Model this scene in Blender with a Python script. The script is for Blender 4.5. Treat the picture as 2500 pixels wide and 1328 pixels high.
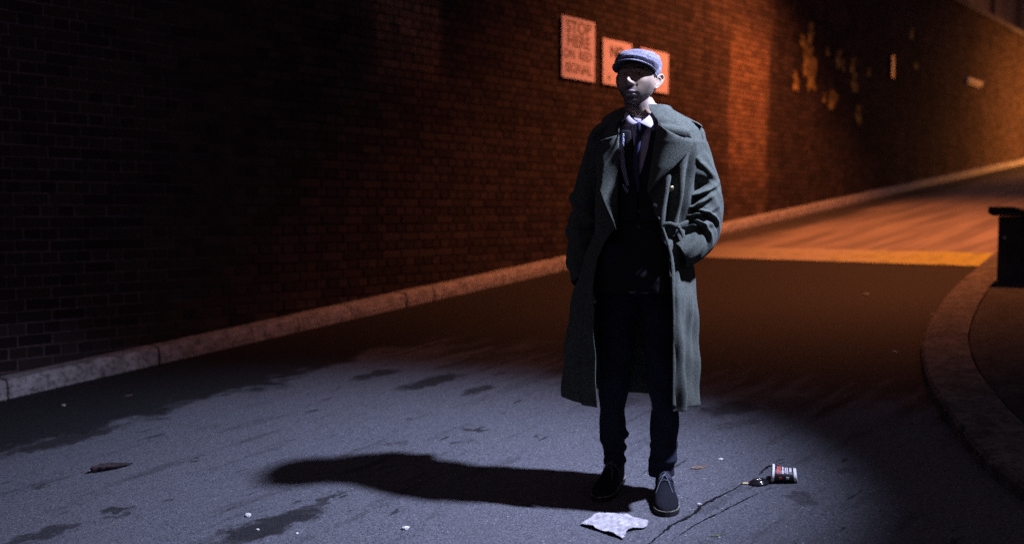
import bpy, bmesh, math, random
import numpy as np
from mathutils import Vector, Matrix

for o in list(bpy.data.objects):
    bpy.data.objects.remove(o, do_unlink=True)
S = bpy.context.scene
COL = S.collection
R = math.radians
rng = np.random.default_rng(7)
random.seed(7)

# ------------------------------------------------------------------ camera
CAMZ = 1.175
PITCH = math.atan(144 / 2430)
cam_d = bpy.data.cameras.new('camera')
cam = bpy.data.objects.new('camera', cam_d)
COL.objects.link(cam)
cam.location = (0, 0, CAMZ)
cam.rotation_euler = (R(90) - PITCH, 0, 0)
cam_d.sensor_fit = 'HORIZONTAL'
cam_d.sensor_width = 36
cam_d.lens = 36 * 2430 / 2500
cam_d.clip_start = 0.05
cam_d.clip_end = 500
cam_d.dof.use_dof = True
cam_d.dof.focus_distance = 4.05
cam_d.dof.aperture_fstop = 1.4
S.camera = cam

# ------------------------------------------------------------------ night sky
W = bpy.data.worlds.new('World')
S.world = W
W.use_nodes = True
wn, wl = W.node_tree.nodes, W.node_tree.links
wn.clear()
wo = wn.new('ShaderNodeOutputWorld')
sky = wn.new('ShaderNodeTexSky')
sky.sky_type = 'NISHITA'
sky.sun_disc = False
sky.sun_elevation = R(-6)
sky.sun_rotation = R(200)
bg1 = wn.new('ShaderNodeBackground')
bg1.inputs['Strength'].default_value = 0.008
bg2 = wn.new('ShaderNodeBackground')           # dim city glow of the night sky
bg2.inputs['Color'].default_value = (0.92, 0.70, 1.0, 1)
bg2.inputs['Strength'].default_value = 0.075
add = wn.new('ShaderNodeAddShader')
wl.new(sky.outputs[0], bg1.inputs['Color'])
wl.new(bg1.outputs[0], add.inputs[0])
wl.new(bg2.outputs[0], add.inputs[1])
wl.new(add.outputs[0], wo.inputs['Surface'])

S.render.engine = 'CYCLES'
S.view_settings.view_transform = 'Standard'
S.view_settings.look = 'None'
S.view_settings.exposure = 0.0
S.view_settings.gamma = 1.0
S.cycles.max_bounces = 6
S.cycles.diffuse_bounces = 3
S.cycles.sample_clamp_indirect = 4
S.cycles.use_denoising = False      # keep the fine sensor-like grain of a night exposure

# lamp settings (each lamp's light is created in pole_lamp() below)
COOL = dict(pos=(2.50, 3.20, 4.20), aim=(-0.75, 4.45, 0.0), energy=3700, color=(0.635, 0.68, 1.0), size=R(49), blend=1.0, radius=0.09)
SODIUM = dict(tp=(9.6, 3.4), z=6.9, energy=3700, color=(1.0, 0.265, 0.075), size=R(108), blend=0.6, radius=0.15)
SODIUM_FAR = dict(tp=(27.5, 5.2), z=5.6, energy=5200, color=(1.0, 0.34, 0.07), size=R(150), blend=1.0, radius=0.15)

# ------------------------------------------------------------------ frames of the place
# t runs along the brick wall (up the hill), p away from the kerb into the road
AZ = R(40.102)
DV = np.array([math.sin(AZ), math.cos(AZ)])
NV = np.array([math.cos(AZ), -math.sin(AZ)])
O2 = np.array([-3.379, 6.507])
GA, GB, GC = 0.0616, 0.0732, -0.3288


def gz(x, y):
    return GA * x + GB * y + GC


def wp(t, p, z=None, dz=0.0):
    """wall frame -> world; z None = on the sloping ground"""
    x, y = O2 + t * DV + p * NV
    return Vector((x, y, (gz(x, y) if z is None else z) + dz))


# ------------------------------------------------------------------ helpers
def link(o, parent=None):
    COL.objects.link(o)
    if parent is not None:
        o.parent = parent
    return o


def tag(o, label=None, cat=None, group=None, kind=None):
    if label: o['label'] = label
    if cat: o['category'] = cat
    if group: o['group'] = group
    if kind: o['kind'] = kind
    return o


def empty(name, loc=(0, 0, 0), rz=0.0):
    o = bpy.data.objects.new(name, None)
    o.location = loc
    o.rotation_euler = (0, 0, rz)
    o.empty_display_size = 0.1
    return link(o)


def mobj(name, verts, faces, mat=None, parent=None, smooth=True, mesh_only=False):
    me = bpy.data.meshes.new(name)
    me.from_pydata([tuple(map(float, v)) for v in verts], [], [tuple(int(i) for i in f) for f in faces])
    me.update()
    if smooth:
        me.polygons.foreach_set('use_smooth', [True] * len(me.polygons))
    if mat: me.materials.append(mat)
    if mesh_only: return me
    return link(bpy.data.objects.new(name, me), parent)


def bm_obj(name, bm, mat=None, parent=None, smooth=False):
    me = bpy.data.meshes.new(name)
    bm.to_mesh(me)
    bm.free()
    if smooth:
        me.polygons.foreach_set('use_smooth', [True] * len(me.polygons))
    if mat: me.materials.append(mat)
    return link(bpy.data.objects.new(name, me), parent)


def grid_faces(nu, nv, cu=False, off=0):
    """vertex index = i*nv + j ; i in nu, j in nv"""
    f = []
    for i in range(nu if cu else nu - 1):
        i2 = (i + 1) % nu
        for j in range(nv - 1):
            f.append((off + i * nv + j, off + i2 * nv + j, off + i2 * nv + j + 1, off + i * nv + j + 1))
    return f


def grid_obj(name, P, mat, parent=None, cu=False, solid=0.0, sub=0, offs=-1, flip=False):
    nu, nv = P.shape[:2]
    f = grid_faces(nu, nv, cu)
    if flip: f = [q[::-1] for q in f]
    o = mobj(name, P.reshape(-1, 3), f, mat, parent)
    if solid:
        m = o.modifiers.new('solid', 'SOLIDIFY')
        m.thickness = solid
        m.offset = offs
    if sub:
        m = o.modifiers.new('sub', 'SUBSURF')
        m.levels = m.render_levels = sub
    return o


def box_bm(bm, c, s, M=None, bevel=0.0):
    r = bmesh.ops.create_cube(bm, size=1.0)
    vs = r['verts']
    bmesh.ops.scale(bm, vec=s, verts=vs)
    if bevel:
        es = list({e for v in vs for e in v.link_edges})
        q = bmesh.ops.bevel(bm, geom=es, offset=bevel, segments=2, profile=0.5, affect='EDGES')
        vs = list({v for f in q['faces'] for v in f.verts} | {v for v in vs if v.is_valid})
    bmesh.ops.translate(bm, vec=c, verts=vs)
    if M is not None: bmesh.ops.transform(bm, matrix=M, verts=vs)
    return vs


def catmull(pts, n):
    """points (k,m) -> n samples evenly by arc length on a Catmull-Rom curve"""
    P = np.asarray(pts, float)
    Q = np.vstack([2 * P[0] - P[1], P, 2 * P[-1] - P[-2]])
    out = []
    for i in range(1, len(Q) - 2):
        for u in np.linspace(0, 1, 24, endpoint=False):
            a, b, c, d = Q[i - 1], Q[i], Q[i + 1], Q[i + 2]
            out.append(0.5 * ((2 * b) + (-a + c) * u + (2 * a - 5 * b + 4 * c - d) * u * u + (-a + 3 * b - 3 * c + d) * u ** 3))
    out.append(P[-1])
    out = np.array(out)
    k = min(3, out.shape[1])
    s = np.r_[0, np.cumsum(np.linalg.norm(np.diff(out[:, :k], axis=0), axis=1))]
    x = np.linspace(0, s[-1], n)
    return np.stack([np.interp(x, s, out[:, j]) for j in range(out.shape[1])], 1)


def tube(path, n=16, ref=(0, -1, 0), disp=None, caps=True):
    """path rows: x,y,z,ra,rb ; disp(s,phi)->extra radius"""
    path = np.asarray(path, float)
    m = len(path)
    P = path[:, :3]
    T = np.gradient(P, axis=0)
    T /= np.linalg.norm(T, axis=1)[:, None] + 1e-9
    ref = np.array(ref, float)
    phi = np.linspace(0, 2 * np.pi, n, endpoint=False)
    G = np.zeros((n, m, 3))
    for j in range(m):
        a = ref - T[j] * (ref @ T[j])
        a /= np.linalg.norm(a) + 1e-9
        ref = a
        b = np.cross(T[j], a)
        ra, rb = path[j, 3], path[j, 4]
        e = disp(j / (m - 1), phi) if disp else 0
        G[:, j] = P[j] + np.outer((ra + e) * np.cos(phi), a) + np.outer((rb + e) * np.sin(phi), b)
    V = G.reshape(-1, 3)
    F = grid_faces(n, m, True)
    if caps:
        V = np.vstack([V, P[0], P[-1]])
        c0, c1 = n * m, n * m + 1
        for i in range(n):
            i2 = (i + 1) % n
            F.append((c0, i2 * m, i * m))
            F.append((c1, i * m + m - 1, i2 * m + m - 1))
    return V, F


def merge(parts):
    V, F, k = [], [], 0
    for v, f in parts:
        V.append(np.asarray(v))
        F += [tuple(i + k for i in q) for q in f]
        k += len(v)
    return np.vstack(V), F


def smooth01(x):
    x = np.clip(x, 0, 1)
    return x * x * (3 - 2 * x)


# ------------------------------------------------------------------ materials
def mat_new(name):
    m = bpy.data.materials.new(name)
    m.use_nodes = True
    return m, m.node_tree.nodes, m.node_tree.links, m.node_tree.nodes['Principled BSDF']


class N:
    """small shader-node helper"""
    def __init__(s, m): s.n, s.l = m.node_tree.nodes, m.node_tree.links
    def set(s, sock, v):
        if isinstance(v, bpy.types.NodeSocket): s.l.new(v, sock)
        elif v is not None:
            if isinstance(v, (tuple, list)) and len(v) == 3 and sock.type == 'RGBA': v = (*v, 1)
            sock.default_value = v
    def math(s, op, a, b=None, c=None, clamp=False):
        k = s.n.new('ShaderNodeMath'); k.operation = op; k.use_clamp = clamp
        for i, v in enumerate((a, b, c)):
            if v is not None: s.set(k.inputs[i], v)
        return k.outputs[0]
    def vmath(s, op, a, b=None, out=0):
        k = s.n.new('ShaderNodeVectorMath'); k.operation = op
        s.set(k.inputs[0], a)
        if b is not None: s.set(k.inputs[1], b)
        return k.outputs['Value'] if op in ('DOT_PRODUCT', 'LENGTH', 'DISTANCE') else k.outputs[0]
    def noise(s, vec, scale, detail=4, rough=0.6, dist=0.0, out='Fac'):
        k = s.n.new('ShaderNodeTexNoise')
        s.set(k.inputs['Vector'], vec); k.inputs['Scale'].default_value = scale
        k.inputs['Detail'].default_value = detail; k.inputs['Roughness'].default_value = rough
        k.inputs['Distortion'].default_value = dist
        return k.outputs[out]
    def voro(s, vec, scale, out='Distance', feature='F1'):
        k = s.n.new('ShaderNodeTexVoronoi'); k.feature = feature
        s.set(k.inputs['Vector'], vec); k.inputs['Scale'].default_value = scale
        return k.outputs[out]
    def ramp(s, fac, stops, interp='LINEAR'):
        k = s.n.new('ShaderNodeValToRGB'); s.set(k.inputs[0], fac)
        k.color_ramp.interpolation = interp
        e = k.color_ramp.elements
        while len(e) < len(stops): e.new(0.5)
        for q, (p, c) in zip(e, stops):
            q.position = p
            q.color = (c, c, c, 1) if not isinstance(c, (tuple, list)) else (*c, 1)
        return k.outputs[0]
    def mix(s, fac, a, b, mode='MIX'):
        k = s.n.new('ShaderNodeMix'); k.data_type = 'RGBA'; k.blend_type = mode
        s.set(k.inputs[0], fac); s.set(k.inputs[6], a); s.set(k.inputs[7], b)
        return k.outputs[2]
    def maprange(s, v, a, b, c=0.0, d=1.0, smooth=True):
        k = s.n.new('ShaderNodeMapRange'); k.interpolation_type = 'SMOOTHSTEP' if smooth else 'LINEAR'
        s.set(k.inputs[0], v)
        for i, q in zip((1, 2, 3, 4), (a, b, c, d)): s.set(k.inputs[i], q)
        return k.outputs[0]
    def bump(s, h, strength=0.3, dist=0.01, normal=None):
        k = s.n.new('ShaderNodeBump'); s.set(k.inputs['Height'], h)
        k.inputs['Strength'].default_value = strength; k.inputs['Distance'].default_value = dist
        if normal is not None: s.l.new(normal, k.inputs['Normal'])
        return k.outputs[0]
    def pos(s): return s.n.new('ShaderNodeNewGeometry').outputs['Position']
    def obj(s): return s.n.new('ShaderNodeTexCoord').outputs['Object']
    def comb(s, x, y, z):
        k = s.n.new('ShaderNodeCombineXYZ')
        for i, v in enumerate((x, y, z)): s.set(k.inputs[i], v)
        return k.outputs[0]
    def sep(s, v):
        k = s.n.new('ShaderNodeSeparateXYZ'); s.l.new(v, k.inputs[0]); return k.outputs
    def attr(s, name):
        k = s.n.new('ShaderNodeAttribute'); k.attribute_name = name; return k.outputs
    def wall_frame(s):
        """(t, p, z) of the place"""
        q = s.vmath('SUBTRACT', s.pos(), (float(O2[0]), float(O2[1]), 0))
        t = s.vmath('DOT_PRODUCT', q, (float(DV[0]), float(DV[1]), 0))
        p = s.vmath('DOT_PRODUCT', q, (float(NV[0]), float(NV[1]), 0))
        return t, p, s.sep(s.pos())[2]


def simple(name, col, rough=0.6, spec=0.5, metal=0.0, nscale=None, namp=0.25, bump=0.0, sheen=0.0):
    m, nn, ll, b = mat_new(name)
    h = N(m)
    c = (*col, 1)
    b.inputs['Roughness'].default_value = rough
    b.inputs['Specular IOR Level'].default_value = spec
    b.inputs['Metallic'].default_value = metal
    if sheen:
        b.inputs['Sheen Weight'].default_value = sheen
        b.inputs['Sheen Roughness'].default_value = 0.5
    if nscale:
        f = h.noise(h.obj(), nscale, 5, 0.7)
        h.set(b.inputs['Base Color'], h.mix(h.maprange(f, 0.3, 0.7), tuple(v * (1 - namp) for v in col), tuple(min(1, v * (1 + namp)) for v in col)))
        if bump: h.set(b.inputs['Normal'], h.bump(f, bump, 0.004))
    else:
        b.inputs['Base Color'].default_value = c
    return m


def emissive(name, col, strength):
    m, nn, ll, b = mat_new(name)
    b.inputs['Base Color'].default_value = (*col, 1)
    b.inputs['Emission Color'].default_value = (*col, 1)
    b.inputs['Emission Strength'].default_value = strength
    return m


# asphalt of the near road: grey and worn where traffic runs, darker along the gutter, tar and oil stains
# stain list: t, p, half length, half width, turn from the road axis
STAINS = []


def asphalt_mat():
    m, nn, ll, b = mat_new('asphalt')
    h = N(m)
    t, p, z = h.wall_frame()
    v = h.comb(t, p, 0.0)
    warp = h.noise(v, 2.2, 4, 0.65)
    warp2 = h.noise(v, 9.0, 3, 0.6)
    # gutter band
    edge = h.math('ADD', p, h.math('MULTIPLY', h.math('SUBTRACT', warp, 0.5), 1.1))
    edge = h.math('ADD', edge, h.math('MULTIPLY', h.math('SUBTRACT', warp2, 0.5), 0.25))
    gut = h.maprange(edge, 1.45, 1.2)
    # streaks along the road
    st = h.comb(h.math('MULTIPLY', t, 0.55), h.math('MULTIPLY', p, 3.2), 0.0)
    streak = h.noise(st, 2.1, 5, 0.62)
    st2 = h.noise(h.comb(h.math('MULTIPLY', t, 2.6), h.math('MULTIPLY', p, 9.0), 3.0), 1.6, 4, 0.6)
    blot = h.math('MULTIPLY', h.maprange(streak, 0.54, 0.70), 0.75)
    blot2 = h.math('MULTIPLY', h.maprange(st2, 0.645, 0.70), 0.8)
    # darker asphalt up to the stop line, ragged lower edge
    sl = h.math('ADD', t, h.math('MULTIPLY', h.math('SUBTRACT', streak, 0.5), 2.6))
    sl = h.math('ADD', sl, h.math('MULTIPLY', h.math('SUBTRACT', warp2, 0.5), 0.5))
    far_dark = h.maprange(sl, 1.95, 2.9, 0.0, 0.97)
    dark = h.math('MAXIMUM', h.math('MAXIMUM', gut, blot2), h.math('MAXIMUM', far_dark, h.math('MULTIPLY', blot, 0.65)))
    wv = h.noise(v, 13.0, 4, 0.65, out='Color')
    wv = h.vmath('MULTIPLY', h.vmath('SUBTRACT', wv, (0.5, 0.5, 0.5)), (0.24, 0.24, 0.0))
    vv = h.vmath('ADD', v, wv)
    for (ts, ps, la, lb, ang, amt) in STAINS:
        q = h.vmath('SUBTRACT', vv, (ts, ps, 0))
        ca, sa = math.cos(ang), math.sin(ang)
        x = h.vmath('DOT_PRODUCT', q, (ca / la, sa / la, 0))
        y = h.vmath('DOT_PRODUCT', q, (-sa / lb, ca / lb, 0))
        d = h.math('ADD', h.math('MULTIPLY', x, x), h.math('MULTIPLY', y, y))
        dark = h.math('MAXIMUM', dark, h.maprange(h.math('ADD', d, h.math('MULTIPLY', warp2, 0.8)), 1.75, 0.75, 0.0, amt))
    # aggregate
    g1 = h.noise(v, 420, 2, 0.7)
    g2 = h.voro(v, 190, 'Color')
    g3 = h.noise(v, 120, 3, 0.7)
    gr = h.math('ADD', h.math('MULTIPLY', g1, 0.65), h.math('MULTIPLY', h.sep(g2)[0], 0.35))
    base = h.mix(h.maprange(gr, 0.3, 0.72), (0.034, 0.036, 0.043), (0.142, 0.147, 0.168))
    base = h.mix(h.math('MULTIPLY', h.maprange(warp, 0.3, 0.75), 0.35), base, (0.09, 0.09, 0.102))
    base = h.mix(h.maprange(g3, 0.35, 0.65, 0.0, 0.35), base, (0.065, 0.065, 0.073))
    peb = h.maprange(h.sep(h.voro(v, 75, 'Color'))[0], 0.965, 0.985)
    pebd = h.maprange(h.voro(v, 75), 0.30, 0.22)
    base = h.mix(h.math('MULTIPLY', peb, h.math('MULTIPLY', pebd, 0.6)), base, (0.40, 0.39, 0.38))
    tar = h.mix(h.maprange(gr, 0.3, 0.75), (0.007, 0.007, 0.008), (0.022, 0.021, 0.023))
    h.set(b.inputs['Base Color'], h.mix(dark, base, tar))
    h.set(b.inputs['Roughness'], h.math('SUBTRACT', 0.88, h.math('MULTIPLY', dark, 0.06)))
    b.inputs['Specular IOR Level'].default_value = 0.18
    hgt = h.math('ADD', h.math('MULTIPLY', gr, 1.0), h.math('MULTIPLY', g3, 0.6))
    h.set(b.inputs['Normal'], h.bump(hgt, 0.55, 0.006))
    return m


def worn_road_mat():
    """pale worn surface beyond the stop line, with tyre-polished streaks"""
    m, nn, ll, b = mat_new('worn_road')
    h = N(m)
    t, p, z = h.wall_frame()
    st = h.comb(h.math('MULTIPLY', t, 0.20), h.math('MULTIPLY', p, 2.2), 0.0)
    s1 = h.noise(st, 1.7, 5, 0.6)
    s2 = h.noise(h.comb(h.math('MULTIPLY', t, 0.9), h.math('MULTIPLY', p, 1.3), 0), 1.2, 5, 0.65)
    g = h.noise(h.comb(t, p, 0), 160, 3, 0.7)
    w = h.noise(h.comb(t, p, 4), 1.1, 4, 0.6)
    gut = h.maprange(h.math('ADD', p, h.math('MULTIPLY', h.math('SUBTRACT', w, 0.5), 0.7)), 1.0, 0.45)
    c = h.mix(h.maprange(s1, 0.36, 0.66), (0.14, 0.118, 0.11), (0.27, 0.225, 0.20))
    c = h.mix(h.math('MULTIPLY', h.maprange(s2, 0.45, 0.7), 0.4), c, (0.15, 0.14, 0.125))
    c = h.mix(h.maprange(g, 0.35, 0.65, 0.0, 0.3), c, (0.07, 0.065, 0.06))
    c = h.mix(h.math('MULTIPLY', gut, 0.9), c, (0.03, 0.028, 0.027))
    h.set(b.inputs['Base Color'], c)
    b.inputs['Roughness'].default_value = 0.6
    b.inputs['Specular IOR Level'].default_value = 0.35
    h.set(b.inputs['Normal'], h.bump(g, 0.4, 0.006))
    return m


def concrete_mat(name, lo, hi, scale=6.0):
    m, nn, ll, b = mat_new(name)
    h = N(m)
    t, p, z = h.wall_frame()
    v = h.comb(t, p, z)
    a = h.noise(v, scale, 5, 0.65)
    g = h.noise(v, 150, 3, 0.75)
    pits = h.maprange(h.noise(v, 26, 5, 0.75), 0.50, 0.64)
    c = h.mix(h.maprange(a, 0.3, 0.7), lo, hi)
    c = h.mix(h.maprange(g, 0.3, 0.7, 0, 0.35), c, tuple(k * 0.45 for k in lo))
    c = h.mix(h.math('MULTIPLY', pits, 0.7), c, tuple(k * 0.2 for k in lo))
    h.set(b.inputs['Base Color'], c)
    b.inputs['Roughness'].default_value = 0.88
    b.inputs['Specular IOR Level'].default_value = 0.25
    h.set(b.inputs['Normal'], h.bump(h.math('SUBTRACT', g, pits), 0.5, 0.01))
    return m


def wall_shading(h):
    """mottling and painted shade (dark), painted light patches (pale) in the masonry colour, in the wall's own coordinates: returns dark, pale"""
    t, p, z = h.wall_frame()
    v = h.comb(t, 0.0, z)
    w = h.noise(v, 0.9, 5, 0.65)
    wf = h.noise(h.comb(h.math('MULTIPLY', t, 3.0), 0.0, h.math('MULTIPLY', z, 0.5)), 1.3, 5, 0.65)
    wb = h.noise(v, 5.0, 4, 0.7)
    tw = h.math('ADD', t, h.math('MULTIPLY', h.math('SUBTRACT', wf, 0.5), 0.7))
    prof = h.ramp(h.math('DIVIDE', tw, 30.0), [  # bright and shaded stretches of the wall, put into its colour
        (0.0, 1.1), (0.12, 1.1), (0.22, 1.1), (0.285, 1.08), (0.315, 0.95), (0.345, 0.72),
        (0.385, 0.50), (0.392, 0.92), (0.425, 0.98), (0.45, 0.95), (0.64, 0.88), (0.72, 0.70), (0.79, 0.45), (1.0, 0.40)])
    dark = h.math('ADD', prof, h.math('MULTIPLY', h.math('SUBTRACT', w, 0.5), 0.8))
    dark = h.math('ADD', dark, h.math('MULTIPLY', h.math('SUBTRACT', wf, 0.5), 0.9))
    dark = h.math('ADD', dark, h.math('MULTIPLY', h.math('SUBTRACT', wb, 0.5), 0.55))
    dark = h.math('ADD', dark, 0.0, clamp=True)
    # two pale bands painted in for patches of lamplight
    def pale_band(t0, t1, z0, z1, soft):
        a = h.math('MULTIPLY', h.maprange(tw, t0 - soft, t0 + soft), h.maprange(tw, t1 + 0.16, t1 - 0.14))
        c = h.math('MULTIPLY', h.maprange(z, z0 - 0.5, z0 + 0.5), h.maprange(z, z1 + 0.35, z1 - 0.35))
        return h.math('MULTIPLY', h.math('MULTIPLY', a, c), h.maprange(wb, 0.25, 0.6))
    r1 = pale_band(10.35, 11.55, 1.75, 3.75, 0.12)
    r2 = pale_band(3.40, 4.30, 2.65, 9.0, 0.15)
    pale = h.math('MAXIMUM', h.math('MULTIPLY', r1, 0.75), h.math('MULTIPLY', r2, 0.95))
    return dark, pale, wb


def brick_mat():
    m, nn, ll, b = mat_new('brick')
    h = N(m)
    dark, pale, wb = wall_shading(h)
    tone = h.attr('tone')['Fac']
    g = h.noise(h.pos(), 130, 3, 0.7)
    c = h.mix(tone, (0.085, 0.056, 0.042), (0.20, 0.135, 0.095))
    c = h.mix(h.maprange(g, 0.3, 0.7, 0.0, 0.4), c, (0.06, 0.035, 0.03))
    shadec = h.mix(tone, (0.024, 0.019, 0.020), (0.048, 0.036, 0.036))  # brick colour where shade is painted in
    c = h.mix(dark, c, shadec)
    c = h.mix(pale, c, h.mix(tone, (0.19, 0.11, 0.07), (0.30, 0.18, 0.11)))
    h.set(b.inputs['Base Color'], c)
    b.inputs['Roughness'].default_value = 0.88
    b.inputs['Specular IOR Level'].default_value = 0.05
    h.set(b.inputs['Normal'], h.bump(g, 0.5, 0.006))
    return m


def mortar_mat():
    m, nn, ll, b = mat_new('mortar')
    h = N(m)
    dark, pale, wb = wall_shading(h)
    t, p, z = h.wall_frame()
    # paler mortar at the low end stands for cool lamp spill; painted shade elsewhere
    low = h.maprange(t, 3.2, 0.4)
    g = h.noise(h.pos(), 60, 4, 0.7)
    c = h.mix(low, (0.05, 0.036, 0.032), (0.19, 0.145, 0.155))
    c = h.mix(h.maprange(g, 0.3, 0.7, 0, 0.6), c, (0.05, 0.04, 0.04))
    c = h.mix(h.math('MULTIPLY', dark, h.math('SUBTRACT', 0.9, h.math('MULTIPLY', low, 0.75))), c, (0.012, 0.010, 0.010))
    h.set(b.inputs['Base Color'], c)
    b.inputs['Roughness'].default_value = 0.95
    b.inputs['Specular IOR Level'].default_value = 0.1
    h.set(b.inputs['Normal'], h.bump(g, 0.4, 0.004))
    return m

# ------------------------------------------------------------------ materials of the setting
STAINS[:] = [(-0.375, 3.443, 0.268, 0.104, 0.1, 0.95), (-0.064, 3.417, 0.142, 0.03, -0.09, 0.8), (-0.952, 2.668, 0.154, 0.063, 0.096, 0.8), (-0.632, 2.693, 0.085, 0.036, 0.669, 0.85), (-0.651, 2.78, 0.048, 0.038, 0.493, 0.7), (1.663, 1.821, 0.195, 0.099, 0.101, 0.85), (1.691, 2.326, 0.266, 0.106, 0.143, 0.9), (1.657, 2.756, 0.136, 0.058, 0.075, 0.85), (1.041, 3.279, 0.095, 0.032, 1.16, 0.85), (0.852, 3.388, 0.056, 0.02, 1.07, 0.5), (2.007, 4.275, 0.183, 0.123, 0.396, 0.75), (2.232, 4.523, 0.156, 0.183, 1.098, 0.6), (0.968, 5.129, 0.066, 0.076, 0.967, 0.55), (1.106, 3.669, 0.017, 0.04, 0.634, 0.8), (-0.228, 1.36, 0.345, 0.112, 0.123, 0.9), (-0.677, 2.04, 0.028, 0.027, 0.495, 0.7), (-0.044, 2.372, 0.026, 0.028, 0.374, 0.8), (-0.435, 2.794, 0.042, 0.022, 0.354, 0.6), (1.848, 3.676, 0.102, 0.123, 0.642, 0.5), (0.648, 3.079, 0.088, 0.049, 0.865, 0.4), (1.757, 4.434, 0.171, 0.059, 0.363, 0.35), (1.379, 5.154, 0.048, 0.039, 0.44, 0.4)]
M = {}
M['asphalt'] = asphalt_mat()
M['worn'] = worn_road_mat()
M['kerb'] = concrete_mat('kerb_concrete', (0.25, 0.235, 0.235), (0.50, 0.47, 0.475), 9)
M['pave'] = concrete_mat('pavement_concrete', (0.06, 0.055, 0.052), (0.165, 0.15, 0.14), 9)
M['footway'] = concrete_mat('footway_asphalt', (0.018, 0.018, 0.02), (0.05, 0.05, 0.055), 7)
M['parapet'] = concrete_mat('parapet_concrete', (0.035, 0.034, 0.036), (0.06, 0.058, 0.06), 5)
M['coping'] = concrete_mat('coping_stone', (0.10, 0.09, 0.095), (0.2, 0.185, 0.19), 4)
M['brick'] = brick_mat()
M['mortar'] = mortar_mat()
M['tar'] = simple('tar', (0.012, 0.012, 0.014), 0.75, 0.2, nscale=120, namp=0.6)
M['crackfill'] = simple('crack_fill', (0.009, 0.009, 0.010), 0.95, 0.05, nscale=160, namp=0.7)
M['steel'] = simple('galvanised_steel', (0.35, 0.36, 0.38), 0.45, 0.5, 0.8, nscale=30, namp=0.2)


def paint_mat():
    m, nn, ll, b = mat_new('road_paint')
    h = N(m)
    t, p, z = h.wall_frame()
    v = h.comb(t, p, 0)
    w = h.noise(v, 7, 5, 0.7)
    g = h.noise(v, 120, 3, 0.7)
    st = h.noise(h.comb(h.math('MULTIPLY', t, 0.6), h.math('MULTIPLY', p, 2.2), 0), 2.0, 4, 0.6)
    yel = h.maprange(h.math('ADD', p, h.math('MULTIPLY', st, 2.2)), 3.0, 5.3)
    c = h.mix(yel, (0.31, 0.28, 0.21), (0.36, 0.35, 0.03))
    worn = h.maprange(h.math('ADD', h.math('MULTIPLY', w, 0.6), h.math('MULTIPLY', st, 0.4)), 0.49, 0.66)
    left = h.maprange(p, 1.9, 0.5, 0.0, 0.6)
    c = h.mix(h.math('MAXIMUM', h.math('MULTIPLY', worn, 0.75), left), c, (0.09, 0.08, 0.07))
    c = h.mix(h.maprange(g, 0.4, 0.7, 0, 0.25), c, (0.06, 0.055, 0.05))
    h.set(b.inputs['Base Color'], c)
    b.inputs['Roughness'].default_value = 0.6
    b.inputs['Specular IOR Level'].default_value = 0.3
    return m


M['paint'] = paint_mat()

# ------------------------------------------------------------------ ground, road, stop line
def sheet(name, tps, mat, dz):
    bm = bmesh.new()
    vs = [bm.verts.new(wp(t, p, dz=dz)) for t, p in tps]
    bm.faces.new(vs)
    bmesh.ops.recalc_face_normals(bm, faces=bm.faces)
    if bm.faces[:][0].normal.z < 0: bmesh.ops.reverse_faces(bm, faces=bm.faces[:])
    return tag(bm_obj(name, bm, mat), kind='structure')


M['earth'] = simple('earth', (0.03, 0.028, 0.027), 0.95, 0.1, nscale=3)
sheet('ground', [(-90, -60), (130, -60), (130, 130), (-90, 130)], M['earth'], -0.02)
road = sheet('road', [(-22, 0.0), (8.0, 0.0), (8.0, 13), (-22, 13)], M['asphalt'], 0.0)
far_road = sheet('far_road', [(8.0, 0.0), (60, 0.0), (60, 13), (8.0, 13)], M['worn'], 0.0)
rag = random.Random(9)
stop = sheet('stop_line', [(7.51 + rag.uniform(-.014, .014), p) for p in np.linspace(0.28, 6.0, 60)] + [(8.47 + rag.uniform(-.02, .02), p) for p in np.linspace(6.0, 0.28, 60)], M['paint'], 0.004)
# thin drain slot at the near edge of the stop line
sheet('joint_strip', [(7.455, 0.1), (7.485, 0.1), (7.475, 6.0), (7.44, 6.0)], M['tar'], 0.003)


def crack(name, pts, w, label=None):
    """open tar-filled crack: a ragged ribbon lying in the road"""
    pts = catmull(np.array(pts), 320)
    T = np.gradient(pts, axis=0)
    T /= np.linalg.norm(T, axis=1)[:, None]
    Nn = np.stack([-T[:, 1], T[:, 0]], 1)
    k = len(pts)

    def lf(n, s):
        return np.interp(np.linspace(0, 1, k), np.linspace(0, 1, n), rng.normal(0, s, n))
    wob = lf(14, 0.6) + lf(50, 0.35) + lf(160, 0.15)
    env = np.clip(np.sin(np.linspace(0.15, 3.0, k)), 0, 1)
    wa = w * env * np.clip(0.55 + lf(18, 0.30) + lf(90, 0.22) + lf(320, 0.15), 0.08, 1.6)
    wb_ = w * env * np.clip(0.55 + lf(18, 0.30) + lf(90, 0.22) + lf(320, 0.15), 0.08, 1.6)
    a = pts + Nn * (wob * w * 0.5 + wa)[:, None]
    b = pts + Nn * (wob * w * 0.5 - wb_)[:, None]
    V = [wp(*q, dz=0.003) for q in a] + [wp(*q, dz=0.003) for q in b]
    F = [(i, i + 1, k + i + 1, k + i) for i in range(k - 1)]
    return mobj(name, V, F, M['crackfill'], road, smooth=False)


crack('crack', [(0.10, 4.87), (0.215, 4.858), (0.306, 4.853), (0.447, 4.838), (0.56, 4.843), (0.705, 4.834), (0.826, 4.842), (0.944, 4.855), (1.02, 4.849)], 0.0095)
crack('crack', [(0.331, 4.908), (0.512, 4.907), (0.669, 4.927), (0.863, 4.951), (1.015, 4.977)], 0.0045)
crack('crack', [(1.12, 4.86), (1.151, 4.86), (1.252, 4.854), (1.332, 4.884)], 0.008)

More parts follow.
